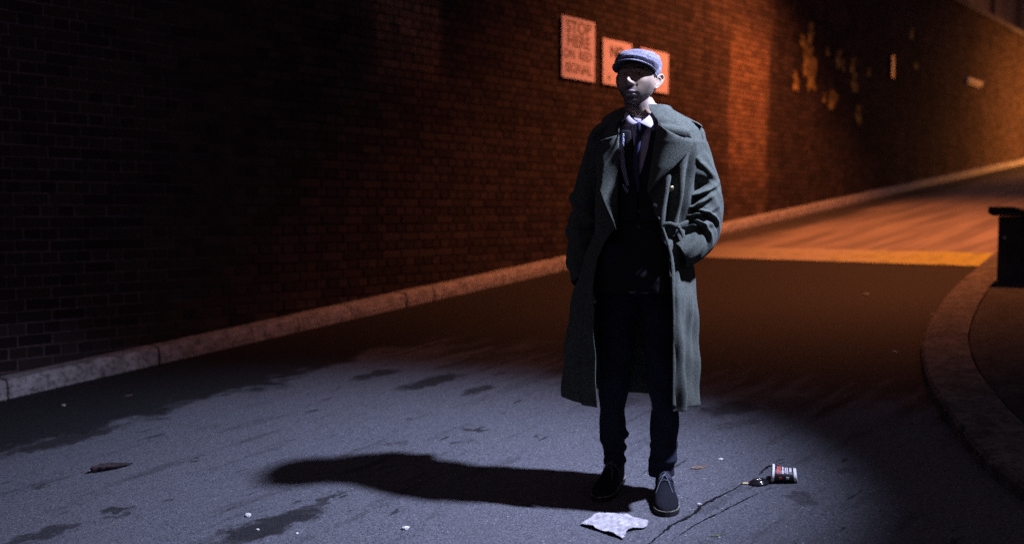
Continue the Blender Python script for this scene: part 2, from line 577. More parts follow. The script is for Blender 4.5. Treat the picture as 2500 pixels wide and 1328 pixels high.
# ------------------------------------------------------------------ kerb along the wall, stone by stone
kerb = tag(empty('kerb', wp(0, 0)), kind='structure')
joints = [-4.3, -3.1, -1.9, -1.05, 0.05, 1.15, 2.44, 3.03, 3.71, 4.07, 5.1, 6.13]
while joints[-1] < 44: joints.append(joints[-1] + 1.2 + random.uniform(-0.06, 0.06))
bpy.context.view_layer.update()
KI = kerb.matrix_world.inverted()
for j, (t0, t1) in enumerate(zip(joints[:-1], joints[1:])):
    t0 += 0.006 + random.random() * 0.006; t1 -= 0.006
    n = max(3, int((t1 - t0) / 0.09)) if t0 < 12 else 3
    prof = [(0.0, -0.03), (0.004, 0.05), (-0.006, 0.105), (-0.022, 0.126), (-0.16, 0.130), (-0.16, -0.03)]
    V, F = [], []
    jp, jz = random.uniform(-0.006, 0.006), random.uniform(-0.006, 0.004)
    for i in range(n + 1):
        t = t0 + (t1 - t0) * i / n
        for q, (p, z) in enumerate(prof):
            e = rng.normal(0, 0.0035, 2) if 0 < q < 4 else (0, 0)
            V.append(KI @ wp(t, p + jp + e[0], dz=z + jz + e[1]))
    k = len(prof)
    for i in range(n):
        for q in range(k):
            F.append((i * k + q, i * k + (q + 1) % k, (i + 1) * k + (q + 1) % k, (i + 1) * k + q))
    F.append(tuple(range(k))[::-1]); F.append(tuple(n * k + q for q in range(k)))
    mobj('kerb_stone', V, F, M['kerb'], kerb, smooth=False)
kb = bmesh.new()    # packing under and behind the stones, seen dark in the joints
for t0, t1 in ((-4.3, 44),):
    vs = [kb.verts.new(KI @ wp(t, p, dz=z)) for t in (t0, t1) for p, z in ((-0.012, -0.03), (-0.03, 0.10), (-0.18, 0.11), (-0.18, -0.03))]
    for q in range(4): kb.faces.new((vs[q], vs[(q + 1) % 4], vs[4 + (q + 1) % 4], vs[4 + q]))
bm_obj('joint_packing', kb, M['tar'], kerb)

# ------------------------------------------------------------------ brick wall (English bond)
WALLP = -0.17
CH = 0.0812
TOPZ = 5.86
wall = tag(empty('brick_wall', wp(0, WALLP), 0), 'tall red brick wall, shade painted into its bricks, running uphill behind the man', 'wall')
bpy.context.view_layer.update()
WI = wall.matrix_world.inverted()
RotW = Matrix(((DV[0], NV[0], 0), (DV[1], NV[1], 0), (0, 0, 1))).to_4x4()   # columns: along t, along p, up


def brick_shape(L, H, dep=0.05, r=None):
    """front-faced brick block, chamfered arrises; local x along wall, y towards the road, z up. 9 quads"""
    c = 0.004
    j = (lambda s: random.uniform(-s, s)) if r else (lambda s: 0)
    x0, x1, z0, z1 = -L / 2, L / 2, -H / 2, H / 2
    back = [(x0, -dep, z0), (x1, -dep, z0), (x1, -dep, z1), (x0, -dep, z1)]
    mid = [(x0 + j(.001), -c, z0 + j(.001)), (x1 + j(.001), -c, z0 + j(.001)), (x1 + j(.001), -c, z1 + j(.001)), (x0 + j(.001), -c, z1 + j(.001))]
    fr = [(x0 + c + j(.0015), j(.0012), z0 + c + j(.0015)), (x1 - c + j(.0015), j(.0012), z0 + c + j(.0015)), (x1 - c + j(.0015), j(.0012), z1 - c + j(.0015)), (x0 + c + j(.0015), j(.0012), z1 - c + j(.0015))]
    V = back + mid + fr
    F = [(8, 9, 10, 11)[::-1]]
    for a in range(4):
        b = (a + 1) % 4
        F += [(a, b, 4 + b, 4 + a)[::-1], (4 + a, 4 + b, 8 + b, 8 + a)[::-1]]
    return V, F


def tone_mesh(me, vals, per):
    at = me.attributes.new('tone', 'FLOAT', 'POINT')
    at.data.foreach_set('value', np.repeat(np.asarray(vals, float), per).tolist())


LS, LH, MJ = 0.230, 0.110, 0.010
variants = {}
for kind, L in (('s', LS), ('h', LH)):
    variants[kind] = []
    for q in range(9):
        V, F = brick_shape(L, CH - MJ, r=True)
        me = mobj('brick', V, F, M['brick'], mesh_only=True, smooth=False)
        tone_mesh(me, [q / 8], len(V))
        variants[kind].append(me)

bricks = []
ncourse = int((TOPZ + 0.8) / CH)
for k in range(ncourse):
    z = TOPZ - (k + 0.5) * CH
    hdr = k % 2
    L = LH if hdr else LS
    step = L + MJ
    t = -2.2 + (0.0 if not hdr else 0.06)
    while t < 36:
        tc = t + step / 2
        g = wp(tc, WALLP).z
        if z > g + 0.02:
            bricks.append((tc + random.uniform(-.0025, .0025), z + random.uniform(-.002, .002), 'h' if hdr else 's'))
        t += step


def seen_size(tc, z):
    P = wp(tc, WALLP, z)
    y = P.y * math.cos(PITCH) - (P.z - CAMZ) * math.sin(PITCH)
    if y < 1: return 0
    u = 1250 + 2430 * P.x / y
    up = P.y * math.sin(PITCH) + (P.z - CAMZ) * math.cos(PITCH)
    v = 664 - 2430 * up / y
    return 1 / y if (10 < u < 2490 and 10 < v < 1300) else 0


order = sorted(range(len(bricks)), key=lambda i: -seen_size(bricks[i][0], bricks[i][1]) * (2.0 if bricks[i][2] == 's' else 1.0))
near = set(order[:300])
mass = []
for i, (tc, z, kd) in enumerate(bricks):
    if i in near:
        me = random.choice(variants[kd])
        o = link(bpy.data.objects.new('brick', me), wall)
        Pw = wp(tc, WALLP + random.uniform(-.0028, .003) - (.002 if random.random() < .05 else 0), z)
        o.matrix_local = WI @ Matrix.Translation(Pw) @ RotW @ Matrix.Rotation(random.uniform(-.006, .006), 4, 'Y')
    else:
        mass.append((tc, z, kd))
VV, FF, TT = [], [], []
tmpl = {kd: (np.array(brick_shape(L, CH - MJ)[0]), brick_shape(L, CH - MJ)[1]) for kd, L in (('s', LS), ('h', LH))}
base = 0
for tc, z, kd in mass:
    v, f = tmpl[kd]
    v = v + rng.normal(0, 0.0007, v.shape)
    v = v + [0, rng.uniform(-.0028, .003) - (.002 if rng.random() < .04 else 0), 0]
    x = O2[0] + (tc + v[:, 0]) * DV[0] + (WALLP + v[:, 1]) * NV[0]
    y = O2[1] + (tc + v[:, 0]) * DV[1] + (WALLP + v[:, 1]) * NV[1]
    VV.append(np.stack([x, y, z + v[:, 2]], 1))
    FF += [tuple(a + base for a in q) for q in f]
    TT.append(rng.random())
    base += len(v)
VV = np.vstack(VV) - np.array(wall.location)
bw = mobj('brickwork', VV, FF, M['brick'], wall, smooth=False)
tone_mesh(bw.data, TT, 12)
bw['kind'] = 'stuff'
# mortar bed behind the brick faces, and the coping along the top
mb = bmesh.new()
bk = [mb.verts.new(WI @ q) for q in (wp(-2.2, WALLP - .0065, -1.0), wp(36, WALLP - .0065, -1.0), wp(36, WALLP - .0065, TOPZ), wp(-2.2, WALLP - .0065, TOPZ))]
mb.faces.new(bk)
bk2 = [mb.verts.new(WI @ q) for q in (wp(-2.2, WALLP - .45, -1.0), wp(36, WALLP - .45, -1.0), wp(36, WALLP - .45, TOPZ), wp(-2.2, WALLP - .45, TOPZ))]
mb.faces.new(bk2[::-1])
for a in range(4): mb.faces.new((bk[a], bk[(a + 1) % 4], bk2[(a + 1) % 4], bk2[a]))
bmesh.ops.recalc_face_normals(mb, faces=mb.faces[:])
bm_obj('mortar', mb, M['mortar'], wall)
t = -2.2
while t < 36:
    cb = bmesh.new()
    box_bm(cb, (0, 0, 0), (0.885, 0.60, 0.14), bevel=0.012)
    o = bm_obj('coping_stone', cb, M['coping'], wall)
    o.matrix_local = WI @ Matrix.Translation(wp(t + .445, WALLP - .22, TOPZ + .072 + random.uniform(-.003, .003))) @ RotW
    t += 0.9

# added dark wall set back above the coping to hide the bright sky
upper = tag(empty('sky_cover_wall', wp(17, -2.2, TOPZ)), 'added dark wall covering the bright night sky above the brick wall coping, top right', 'wall')
bpy.context.view_layer.update()
UI = upper.matrix_world.inverted()
M['render_dark'] = concrete_mat('dark_render', (0.10, 0.085, 0.10), (0.17, 0.145, 0.165), 1.5)
ub = bmesh.new()
uv = [ub.verts.new(UI @ wp(t, p, z)) for z in (TOPZ - 1.0, TOPZ + 7) for t, p in ((6, -1.4), (60, -1.4), (60, -1.9), (6, -1.9))]
for q in ((0, 1, 2, 3), (4, 5, 6, 7), (0, 1, 5, 4), (1, 2, 6, 5), (2, 3, 7, 6), (3, 0, 4, 7)): ub.faces.new([uv[i] for i in q])
bmesh.ops.recalc_face_normals(ub, faces=ub.faces[:])
bm_obj('sky_cover_face', ub, M['render_dark'], upper)
for q in range(18):
    ub = bmesh.new()
    box_bm(ub, (0, 0, 0), (0.5, 0.16, 7.0), bevel=0.02)
    o = bm_obj('sky_cover_pilaster', ub, M['render_dark'], upper)
    o.matrix_local = UI @ Matrix.Translation(wp(7.5 + 3 * q, -1.33, TOPZ + 3.2)) @ RotW

# ------------------------------------------------------------------ right-hand pavement with its curved kerb, low parapet
edge = [(9.2, 3.95), (7.9, 4.02), (7.12, 4.11), (6.1, 4.23), (5.09, 4.39), (3.92, 4.64), (3.0, 4.95), (2.17, 5.34), (1.52, 5.72), (0.7, 6.4), (-0.4, 7.6), (-2, 9.6), (-4.5, 13)]
ed = catmull(np.array(edge), 70)
T = np.gradient(ed, axis=0); T /= np.linalg.norm(T, axis=1)[:, None]
Nn = np.stack([-T[:, 1], T[:, 0]], 1)          # towards the pavement side
if (Nn[0] @ np.array([0, 1])) < 0: Nn = -Nn
pv = tag(empty('pavement', wp(5, 5)), kind='structure')
bpy.context.view_layer.update()
PI_ = pv.matrix_world.inverted()
rows = []
prof = [(-0.0, -0.03), (0.006, 0.045), (0.022, 0.062), (0.28, 0.068)]
V, F = [], []
for i in range(len(ed)):
    for (o_, z_) in prof:
        q = ed[i] + Nn[i] * (o_ + rng.normal(0, .002))
        V.append(PI_ @ wp(q[0], q[1], dz=z_ + rng.normal(0, .0015)))
k = len(prof)
for i in range(len(ed) - 1):
    for q in range(k - 1): F.append((i * k + q, (i + 1) * k + q, (i + 1) * k + q + 1, i * k + q + 1))
o = mobj('kerb_edge', V, F, M['pave'], pv, smooth=False)
V, F = [], []
for i in range(len(ed)):
    a = ed[i] + Nn[i] * 0.288
    b = ed[i] + Nn[i] * 9.0
    V += [PI_ @ wp(a[0], a[1], dz=-0.02), PI_ @ wp(a[0], a[1], dz=0.064), PI_ @ wp(b[0], b[1], dz=0.064)]
for i in range(len(ed) - 1):
    for q in range(2): F.append((i * 3 + q, (i + 1) * 3 + q, (i + 1) * 3 + q + 1, i * 3 + q + 1))
mobj('footway', V, F, M['footway'], pv, smooth=False)

par = tag(empty('parapet_wall', wp(6.5, 4.6)), 'low dark parapet wall with overhanging coping at the right edge', 'wall')
bpy.context.view_layer.update()
PW = par.matrix_world.inverted()


def prism(name, prof, t0, t1, mat, parent, inv, bevel=0.008, absz=True):
    bm = bmesh.new()
    a = [bm.verts.new(inv @ wp(t0, p, z)) for p, z in prof]
    b = [bm.verts.new(inv @ wp(t1, p, z)) for p, z in prof]
    n = len(prof)
    bm.faces.new(a); bm.faces.new(b[::-1])
    for i in range(n): bm.faces.new((a[i], b[i], b[(i + 1) % n], a[(i + 1) % n]))
    bmesh.ops.recalc_face_normals(bm, faces=bm.faces[:])
    if bevel: bmesh.ops.bevel(bm, geom=bm.edges[:], offset=bevel, segments=2, profile=0.5, affect='EDGES')
    return bm_obj(name, bm, mat, parent)


prism('wall_body', [(4.477, 0.45), (4.477, 1.148), (4.90, 1.148), (4.90, 0.45)], 6.35, 8.4, M['parapet'], par, PW)
prism('coping', [(4.405, 1.175), (4.445, 1.150), (4.96, 1.150), (4.96, 1.04), (5.0, 1.04), (5.0, 1.10), (4.60, 1.228), (4.41, 1.228)], 6.30, 8.45, M['parapet'], par, PW, 0.006)
bb = bmesh.new()
bmesh.ops.create_cone(bb, cap_ends=True, segments=12, radius1=0.012, radius2=0.010, depth=0.012)
bo = bm_obj('bolt', bb, M['steel'], par)
bo.matrix_local = PW @ Matrix.Translation(wp(6.343, 4.535, 0.965)) @ RotW @ Matrix.Rotation(R(90), 4, 'Y')

# ------------------------------------------------------------------ signs on the wall
M['sign'] = simple('sign_face', (0.58, 0.50, 0.66), 0.5, 0.4, nscale=14, namp=0.12)
M['ink'] = simple('sign_ink', (0.05, 0.045, 0.05), 0.6, 0.3)
M['inkred'] = simple('sign_ink_red', (0.30, 0.05, 0.04), 0.6, 0.3)
M['ink_faded'] = simple('sign_ink_faded', (0.15, 0.105, 0.10), 0.6, 0.3)


def text_mesh(name, s, size, mat, parent, mtx, extr=0.0008, bold=0.0):
    cu = bpy.data.curves.new(name, 'FONT')
    cu.body = s
    cu.size = size
    cu.align_x = 'CENTER'
    cu.align_y = 'CENTER'
    cu.extrude = extr
    cu.offset = bold
    tmp = bpy.data.objects.new('tmp_text', cu)
    COL.objects.link(tmp)
    dg = bpy.context.evaluated_depsgraph_get()
    me = bpy.data.meshes.new_from_object(tmp.evaluated_get(dg))
    bpy.data.objects.remove(tmp, do_unlink=True)
    me.name = name
    me.materials.clear(); me.materials.append(mat)
    o = link(bpy.data.objects.new(name, me), parent)
    o.matrix_local = mtx
    return o


def road_sign(t0, t1, z0, z1, label, lines, roll=0.0):
    w, hh = t1 - t0, z1 - z0
    e = empty('road_sign')
    e.matrix_world = Matrix.Translation(wp((t0 + t1) / 2, WALLP + .03, (z0 + z1) / 2)) @ RotW @ Matrix.Rotation(roll, 4, 'Y')
    tag(e, label, 'sign', 'signs fixed to the brick wall')
    bm = bmesh.new()
    box_bm(bm, (0, 0, 0), (w, .004, hh), bevel=0.0015)
    bm_obj('panel', bm, M['sign'], e)
    for sx in (-1, 1):
        bm = bmesh.new()
        box_bm(bm, (sx * w * .28, -.016, 0), (.03, .026, hh * .9))
        bm_obj('bracket', bm, M['steel'], e)
    for (s, x, z, size, mt, b) in lines:
        # text plane: x along +t, up z, facing +p
        m = Matrix.Translation((x * w, .0026, z * hh)) @ Matrix(((1, 0, 0, 0), (0, 0, 1, 0), (0, 1, 0, 0), (0, 0, 0, 1)))
        # reading direction seen from the road runs along +t
        text_mesh('lettering', s, size, mt, e, m, bold=b)
    for sx, sz in ((-.42, .44), (.42, .44), (-.42, -.44), (.42, -.44)):
        bm = bmesh.new()
        bmesh.ops.create_cone(bm, cap_ends=True, segments=8, radius1=.008, radius2=.006, depth=.005, matrix=Matrix.Translation((sx * w, .0045, sz * hh)) @ Matrix.Rotation(R(-90), 4, 'X'))
        bm_obj('screw', bm, M['steel'], e)
    return e


road_sign(6.29, 6.93, 2.715, 3.41, 'tall pale sign reading STOP HERE ON RED SIGNAL, leftmost on the brick wall',
          [('STOP', 0, .335, .20, M['ink_faded'], .004), ('HERE', 0, .11, .195, M['ink_faded'], .004), ('ON', -.29, -.11, .145, M['ink_faded'], .003), ('RED', .20, -.11, .145, M['ink_faded'], .003), ('SIGNAL', 0, -.335, .155, M['ink_faded'], .003)])
road_sign(7.10, 7.72, 2.72, 3.26, 'pale sign reading NO, partly hidden by the cap peak', [('N', -.14, .22, .20, M['ink'], .006), ('O', .10, .22, .20, M['ink'], .006), ('H', -.29, -.36, .085, M['ink'], .002)])
road_sign(7.92, 8.59, 2.73, 3.25, 'pale blank sign behind the cap and ear, rightmost of three', [])

# narrow reflector and small ledge farther along the wall
mk = empty('wall_reflector'); mk.matrix_world = Matrix.Translation(wp(16.84, WALLP + .03, 4.0)) @ RotW
tag(mk, 'narrow upright reddish reflector strip fixed to the dark far wall', 'reflector')
M['reflector'] = simple('reflector_red', (0.75, 0.20, 0.15), 0.35, 0.5, nscale=20, namp=0.15)
bm = bmesh.new(); box_bm(bm, (0, .012, 0), (.13, .022, .44), bevel=.006); bm_obj('plate', bm, M['reflector'], mk)
bm = bmesh.new(); box_bm(bm, (0, -.012, 0), (.05, .026, .36)); bm_obj('bracket', bm, M['steel'], mk)
lg = empty('wall_ledge'); lg.matrix_world = Matrix.Translation(wp(22.2, WALLP, 4.24)) @ RotW
tag(lg, 'short pale stone ledge jutting from the far wall above the kerb', 'ledge')
M['ledge'] = simple('ledge_stone', (0.6, 0.55, 0.5), 0.8, 0.2, nscale=12, namp=0.2)
bm = bmesh.new(); box_bm(bm, (0, .05, 0), (1.15, .10, .10), bevel=.012); bm_obj('slab', bm, M['ledge'], lg)
bm = bmesh.new(); box_bm(bm, (0, .035, -.075), (1.0, .06, .045), bevel=.01); bm_obj('moulding', bm, M['ledge'], lg)

# ochre patches standing in for dapples of lamplight on the dark stretch of wall
M['dapple'] = simple('dapple_tint', (0.24, 0.17, 0.055), 0.85, 0.1, nscale=6, namp=0.9)


def dapple(t, z, w, hh, seed):
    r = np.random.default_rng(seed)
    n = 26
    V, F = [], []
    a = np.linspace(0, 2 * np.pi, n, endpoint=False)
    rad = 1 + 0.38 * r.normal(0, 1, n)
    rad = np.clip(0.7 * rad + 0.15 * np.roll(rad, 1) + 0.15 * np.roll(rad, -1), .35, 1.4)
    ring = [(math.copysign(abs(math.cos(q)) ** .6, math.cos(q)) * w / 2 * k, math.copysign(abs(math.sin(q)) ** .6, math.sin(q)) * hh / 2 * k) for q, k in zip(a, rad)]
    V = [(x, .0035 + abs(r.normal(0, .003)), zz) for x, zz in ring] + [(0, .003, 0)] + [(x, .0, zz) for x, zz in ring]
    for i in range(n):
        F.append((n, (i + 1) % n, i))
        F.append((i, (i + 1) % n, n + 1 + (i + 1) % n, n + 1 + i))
    o = mobj('dapple_patch', V, F, M['dapple'], wall, smooth=False)
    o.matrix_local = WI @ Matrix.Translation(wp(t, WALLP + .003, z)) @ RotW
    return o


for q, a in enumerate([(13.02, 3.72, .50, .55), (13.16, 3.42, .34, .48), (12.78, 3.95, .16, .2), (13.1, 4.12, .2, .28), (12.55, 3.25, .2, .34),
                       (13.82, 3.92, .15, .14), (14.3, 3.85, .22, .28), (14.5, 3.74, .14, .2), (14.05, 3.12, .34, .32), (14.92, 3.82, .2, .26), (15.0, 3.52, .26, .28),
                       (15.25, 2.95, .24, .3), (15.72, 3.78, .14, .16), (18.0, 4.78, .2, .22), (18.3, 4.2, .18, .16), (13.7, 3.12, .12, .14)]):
    dapple(*a, seed=q + 3)

# ------------------------------------------------------------------ lamps that light the street (all stand outside the frame)
M['pole'] = simple('lamp_pole', (0.08, 0.085, 0.09), 0.5, 0.4, 0.6)


def pole_lamp(label, foot, head, aim, energy, color, size, blend, radius, lens_strength, **_):  # post and arm are added where the lamp is a portable spot
    e = empty('pole_lamp', foot)
    tag(e, label, 'street lamp')
    f, hd = Vector(foot), Vector(head)
    hgt = hd.z - f.z + 0.25
    V, F = tube(catmull([(0, 0, 0, .09, .09), (0, 0, 1.2, .075, .075), (0, 0, hgt, .05, .05)], 12), 14)
    mobj('pole', V, F, M['pole'], e)
    v = hd - f
    V, F = tube(catmull([(0, 0, hgt - .05, .035, .035), (v.x * .5, v.y * .5, hgt + .1, .032, .032), (v.x, v.y, v.z + .12, .03, .03)], 14), 10, ref=(0, 0, 1))
    mobj('arm', V, F, M['pole'], e)
    V, F = tube([(v.x, v.y, v.z + .16, .05, .05), (v.x, v.y, v.z + .12, .10, .10), (v.x, v.y, v.z + .04, .19, .19), (v.x, v.y, v.z + .02, .20, .20)], 20, ref=(1, 0, 0), caps=False)
    mobj('lamp_head', V, F, M['pole'], e)
    V, F = tube([(v.x, v.y, v.z + .055, .12, .12), (v.x, v.y, v.z + .04, .12, .12)], 20, ref=(1, 0, 0))
    mobj('lens', V, F, emissive('lamp_lens', color, lens_strength), e)
    ld = bpy.data.lights.new('lamp_light', 'SPOT')
    ld.energy = energy; ld.color = color; ld.spot_size = size; ld.spot_blend = blend; ld.shadow_soft_size = radius
    lo = bpy.data.objects.new('lamp_light', ld)
    link(lo, e)
    lo.location = (v.x, v.y, v.z)
    lo.rotation_euler = (Vector(aim) - hd).to_track_quat('-Z', 'Y').to_euler()
    return e


pole_lamp('cool white portable spotlight on an added post, shining down on the man from the right', (5.2, 2.4, gz(5.2, 2.4)), COOL['pos'], COOL['aim'], lens_strength=4, **{k: v for k, v in COOL.items() if k not in ('pos', 'aim')})
for sp, lab, foot in ((SODIUM, 'orange sodium street lamp above the stop line', (9.6, 8.2)), (SODIUM_FAR, 'orange sodium street lamp farther up the hill', (27.5, 8.5))):
    hp = wp(sp['tp'][0], sp['tp'][1], sp['z'])
    am = wp(sp['tp'][0], sp['tp'][1] - (1.5 if sp is SODIUM else 3.0))
    pole_lamp(lab, tuple(wp(*foot)), tuple(hp), tuple(am), lens_strength=4, **{k: v for k, v in sp.items() if k not in ('tp', 'z')})

# ------------------------------------------------------------------ the man
PX0, PY0 = 0.525, 4.052
PYAW = math.atan2(PX0, PY0)
man = tag(empty('person', (PX0, PY0, 0), -PYAW), 'man in long open grey-green overcoat and blue-grey flat cap, hands in pockets', 'person')
XV = np.array([math.cos(PYAW), -math.sin(PYAW), 0]); YV = np.array([math.sin(PYAW), math.cos(PYAW), 0])


def ray(px, py):
    x = (px - 1250) / 2430; y = -(py - 664) / 2430
    c, s = math.cos(PITCH), math.sin(PITCH)
    return np.array([x, c + s * y, -s + c * y])


def LX(px, py, y=0.0):
    """measured point of the figure -> its own frame (x to his left, y behind, z up) at depth y"""
    r = ray(px, py)
    c = np.array([-PX0, -PY0, CAMZ])
    s = (y - c @ YV) / (r @ YV)
    q = c + s * r
    return np.array([q @ XV, y, q[2]])


def LB(px, py, y=0.0):
    """same, depth counted in the turned frame of the trunk"""
    q = LX(px, py, y)
    for _ in range(3):
        q = LX(px, py, y - (q[0] - 0.03) * math.tan(R(23)))
    return q


def lgz(x, y):
    w = np.array([PX0, PY0]) + x * XV[:2] + y * YV[:2]
    return gz(*w)


# ---- materials
def wool_mat(name, lo, hi, scale=520, bump=0.6, sheen=0.25, fleck=None):
    m, nn, ll, b = mat_new(name)
    h = N(m)
    v = h.obj()
    a = h.noise(v, scale, 3, 0.75)
    c2 = h.noise(v, scale * 0.35, 3, 0.7)
    big = h.noise(v, 9, 4, 0.6)
    f = h.math('ADD', h.math('MULTIPLY', a, 0.6), h.math('MULTIPLY', c2, 0.4))
    c = h.mix(h.maprange(f, 0.36, 0.64), lo, hi)
    c = h.mix(h.maprange(big, 0.3, 0.7, 0.0, 0.25), c, tuple(k * 0.7 for k in lo))
    if fleck:
        fl = h.maprange(h.noise(v, scale * 0.8, 2, 0.8), 0.62, 0.72)
        c = h.mix(h.math('MULTIPLY', fl, 0.7), c, fleck)
    h.set(b.inputs['Base Color'], c)
    b.inputs['Roughness'].default_value = 0.95
    b.inputs['Specular IOR Level'].default_value = 0.1
    b.inputs['Sheen Weight'].default_value = sheen
    b.inputs['Sheen Roughness'].default_value = 0.45
    h.set(b.inputs['Normal'], h.bump(f, bump, 0.004))
    return m


M['coat'] = wool_mat('coat_wool', (0.032, 0.039, 0.033), (0.103, 0.119, 0.103), 420, 0.6, 0.04)
M['cap'] = wool_mat('cap_wool', (0.060, 0.060, 0.085), (0.240, 0.240, 0.305), 300, 0.8, 0.08)
M['waistcoat'] = wool_mat('waistcoat_cloth', (0.012, 0.012, 0.014), (0.024, 0.024, 0.028), 700, 0.3, 0.0)
M['trouser'] = wool_mat('trouser_denim', (0.010, 0.011, 0.018), (0.026, 0.030, 0.050), 800, 0.3, 0.0)
M['suede'] = wool_mat('shoe_suede', (0.005, 0.0054, 0.008), (0.015, 0.016, 0.023), 500, 0.4, 0.0)
M['sole'] = simple('shoe_sole', (0.012, 0.012, 0.012), 0.7, 0.3, nscale=60, namp=0.4)
M['welt'] = simple('shoe_welt', (0.14, 0.135, 0.11), 0.7, 0.3, nscale=60, namp=0.6)
M['lace'] = simple('shoe_lace', (0.09, 0.10, 0.13), 0.8, 0.2)
M['shirt'] = simple('shirt_cotton', (0.42, 0.40, 0.50), 0.8, 0.2, nscale=300, namp=0.08)
M['tie'] = simple('tie_silk', (0.022, 0.026, 0.075), 0.55, 0.3, nscale=220, namp=0.3)
M['brass'] = simple('brass_button', (0.70, 0.58, 0.35), 0.3, 0.5, 0.9)
M['dkbutton'] = simple('dark_button', (0.03, 0.03, 0.03), 0.4, 0.5)
M['hair'] = simple('hair', (0.012, 0.011, 0.013), 0.6, 0.3, nscale=300, namp=0.6, bump=0.5)


def gingham_mat():
    m, nn, ll, b = mat_new('gingham')
    h = N(m)
    x, y, z = h.sep(h.obj())
    u = h.math('ADD', x, h.math('MULTIPLY', z, 0.30))
    w = h.math('SUBTRACT', z, h.math('MULTIPLY', x, 0.30))
    s = 2 * math.pi / 0.0068
    a = h.maprange(h.math('SINE', h.math('MULTIPLY', u, s)), -0.1, 0.5)
    c = h.maprange(h.math('SINE', h.math('MULTIPLY', w, s)), -0.1, 0.5)
    h.set(b.inputs['Base Color'], h.mix(h.math('MULTIPLY', a, c), (0.03, 0.03, 0.09), (0.80, 0.80, 0.95)))
    b.inputs['Roughness'].default_value = 0.85
    return m


M['gingham'] = gingham_mat()


def skin_mat():
    m, nn, ll, b = mat_new('skin')
    h = N(m)
    c = h.attr('Col')['Color']
    v = h.obj()
    f = h.noise(v, 260, 4, 0.7)
    g = h.noise(v, 40, 4, 0.6)
    c = h.mix(h.maprange(f, 0.35, 0.7, 0, 0.18), c, (0.16, 0.13, 0.12), )
    h.set(b.inputs['Base Color'], c)
    b.inputs['Roughness'].default_value = 0.5
    b.inputs['Specular IOR Level'].default_value = 0.35
    b.inputs['Subsurface Weight'].default_value = 0.0
    h.set(b.inputs['Normal'], h.bump(h.math('ADD', f, g), 0.12, 0.003))
    return m


M['skin'] = skin_mat()

# ---- torso of the coat: rings (z, cx, a, cy, b), facing slightly to his right
BETA = R(34)
RINGS = np.array([
    (1.605, 0.030, 0.070, 0.030, 0.076), (1.585, 0.030, 0.088, 0.025, 0.086), (1.560, 0.032, 0.125, 0.022, 0.098), (1.535, 0.034, 0.168, 0.020, 0.110),
    (1.50, 0.034, 0.205, 0.018, 0.122), (1.45, 0.034, 0.218, 0.015, 0.134), (1.35, 0.030, 0.208, 0.010, 0.146), (1.22, 0.020, 0.195, 0.005, 0.146),
    (1.09, 0.004, 0.186, 0.005, 0.140), (1.00, -0.012, 0.204, 0.010, 0.152), (0.85, -0.028, 0.232, 0.012, 0.172), (0.65, -0.036, 0.240, 0.015, 0.180), (0.36, -0.040, 0.250, 0.018, 0.190)])[::-1]


def ring_at(z):
    return [np.interp(z, RINGS[:, 0], RINGS[:, k]) * (1.09 if k == 2 else 1.0) for k in range(1, 5)]


def body_pt(phi, z, off=0.0):
    """phi from the front centre, + to his left (picture right)"""
    cx, a, cy, b = ring_at(z)
    s, c = np.sin(phi), np.cos(phi)
    e = 2 / 2.35
    x = (a + off) * np.sign(s) * np.abs(s) ** e
    y = -(b + off) * np.sign(c) * np.abs(c) ** e
    cb, sb = math.cos(BETA), math.sin(BETA)
    return np.stack([cx + x * cb + y * sb, cy - x * sb + y * cb, np.broadcast_to(z, np.shape(x)) if np.ndim(z) == 0 else z], -1)


_PH = np.linspace(-1.75, 1.75, 701)


def phi_for_x(x, z, off=0.0):
    P = body_pt(_PH, np.full_like(_PH, z), off)
    return float(np.interp(x, P[:, 0], _PH)) if P[0, 0] < P[-1, 0] else 0


def front_y(x, z, off=0.0):
    P = body_pt(_PH, np.full_like(_PH, z), off)
    return float(np.interp(x, P[:, 0], P[:, 1]))


def on_front(px, py, off=0.0):
    """measured point laid on the front of the torso surface (offset off outwards)"""
    y = -0.12
    for _ in range(5):
        q = LX(px, py, y)
        y = front_y(q[0], q[2], off)
    return np.array([q[0], y, q[2]])


# ---- front edges of the coat, picture points
EDGE_R = [(1606, 300), (1597, 350), (1588, 420), (1581, 468), (1592, 492), (1603, 530), (1613, 560), (1626, 600), (1634, 640), (1637, 700), (1639, 800), (1638, 996)]
EDGE_L = [(1512, 300), (1510, 360), (1508, 480), (1503, 556), (1478, 590), (1458, 630), (1454, 680), (1457, 760), (1462, 860), (1467, 988)]


def edge_phi(pts):
    out = []
    for px, py in pts:
        q = on_front(px, py)
        out.append((q[2], phi_for_x(q[0], q[2])))
    return np.array(out)[::-1]


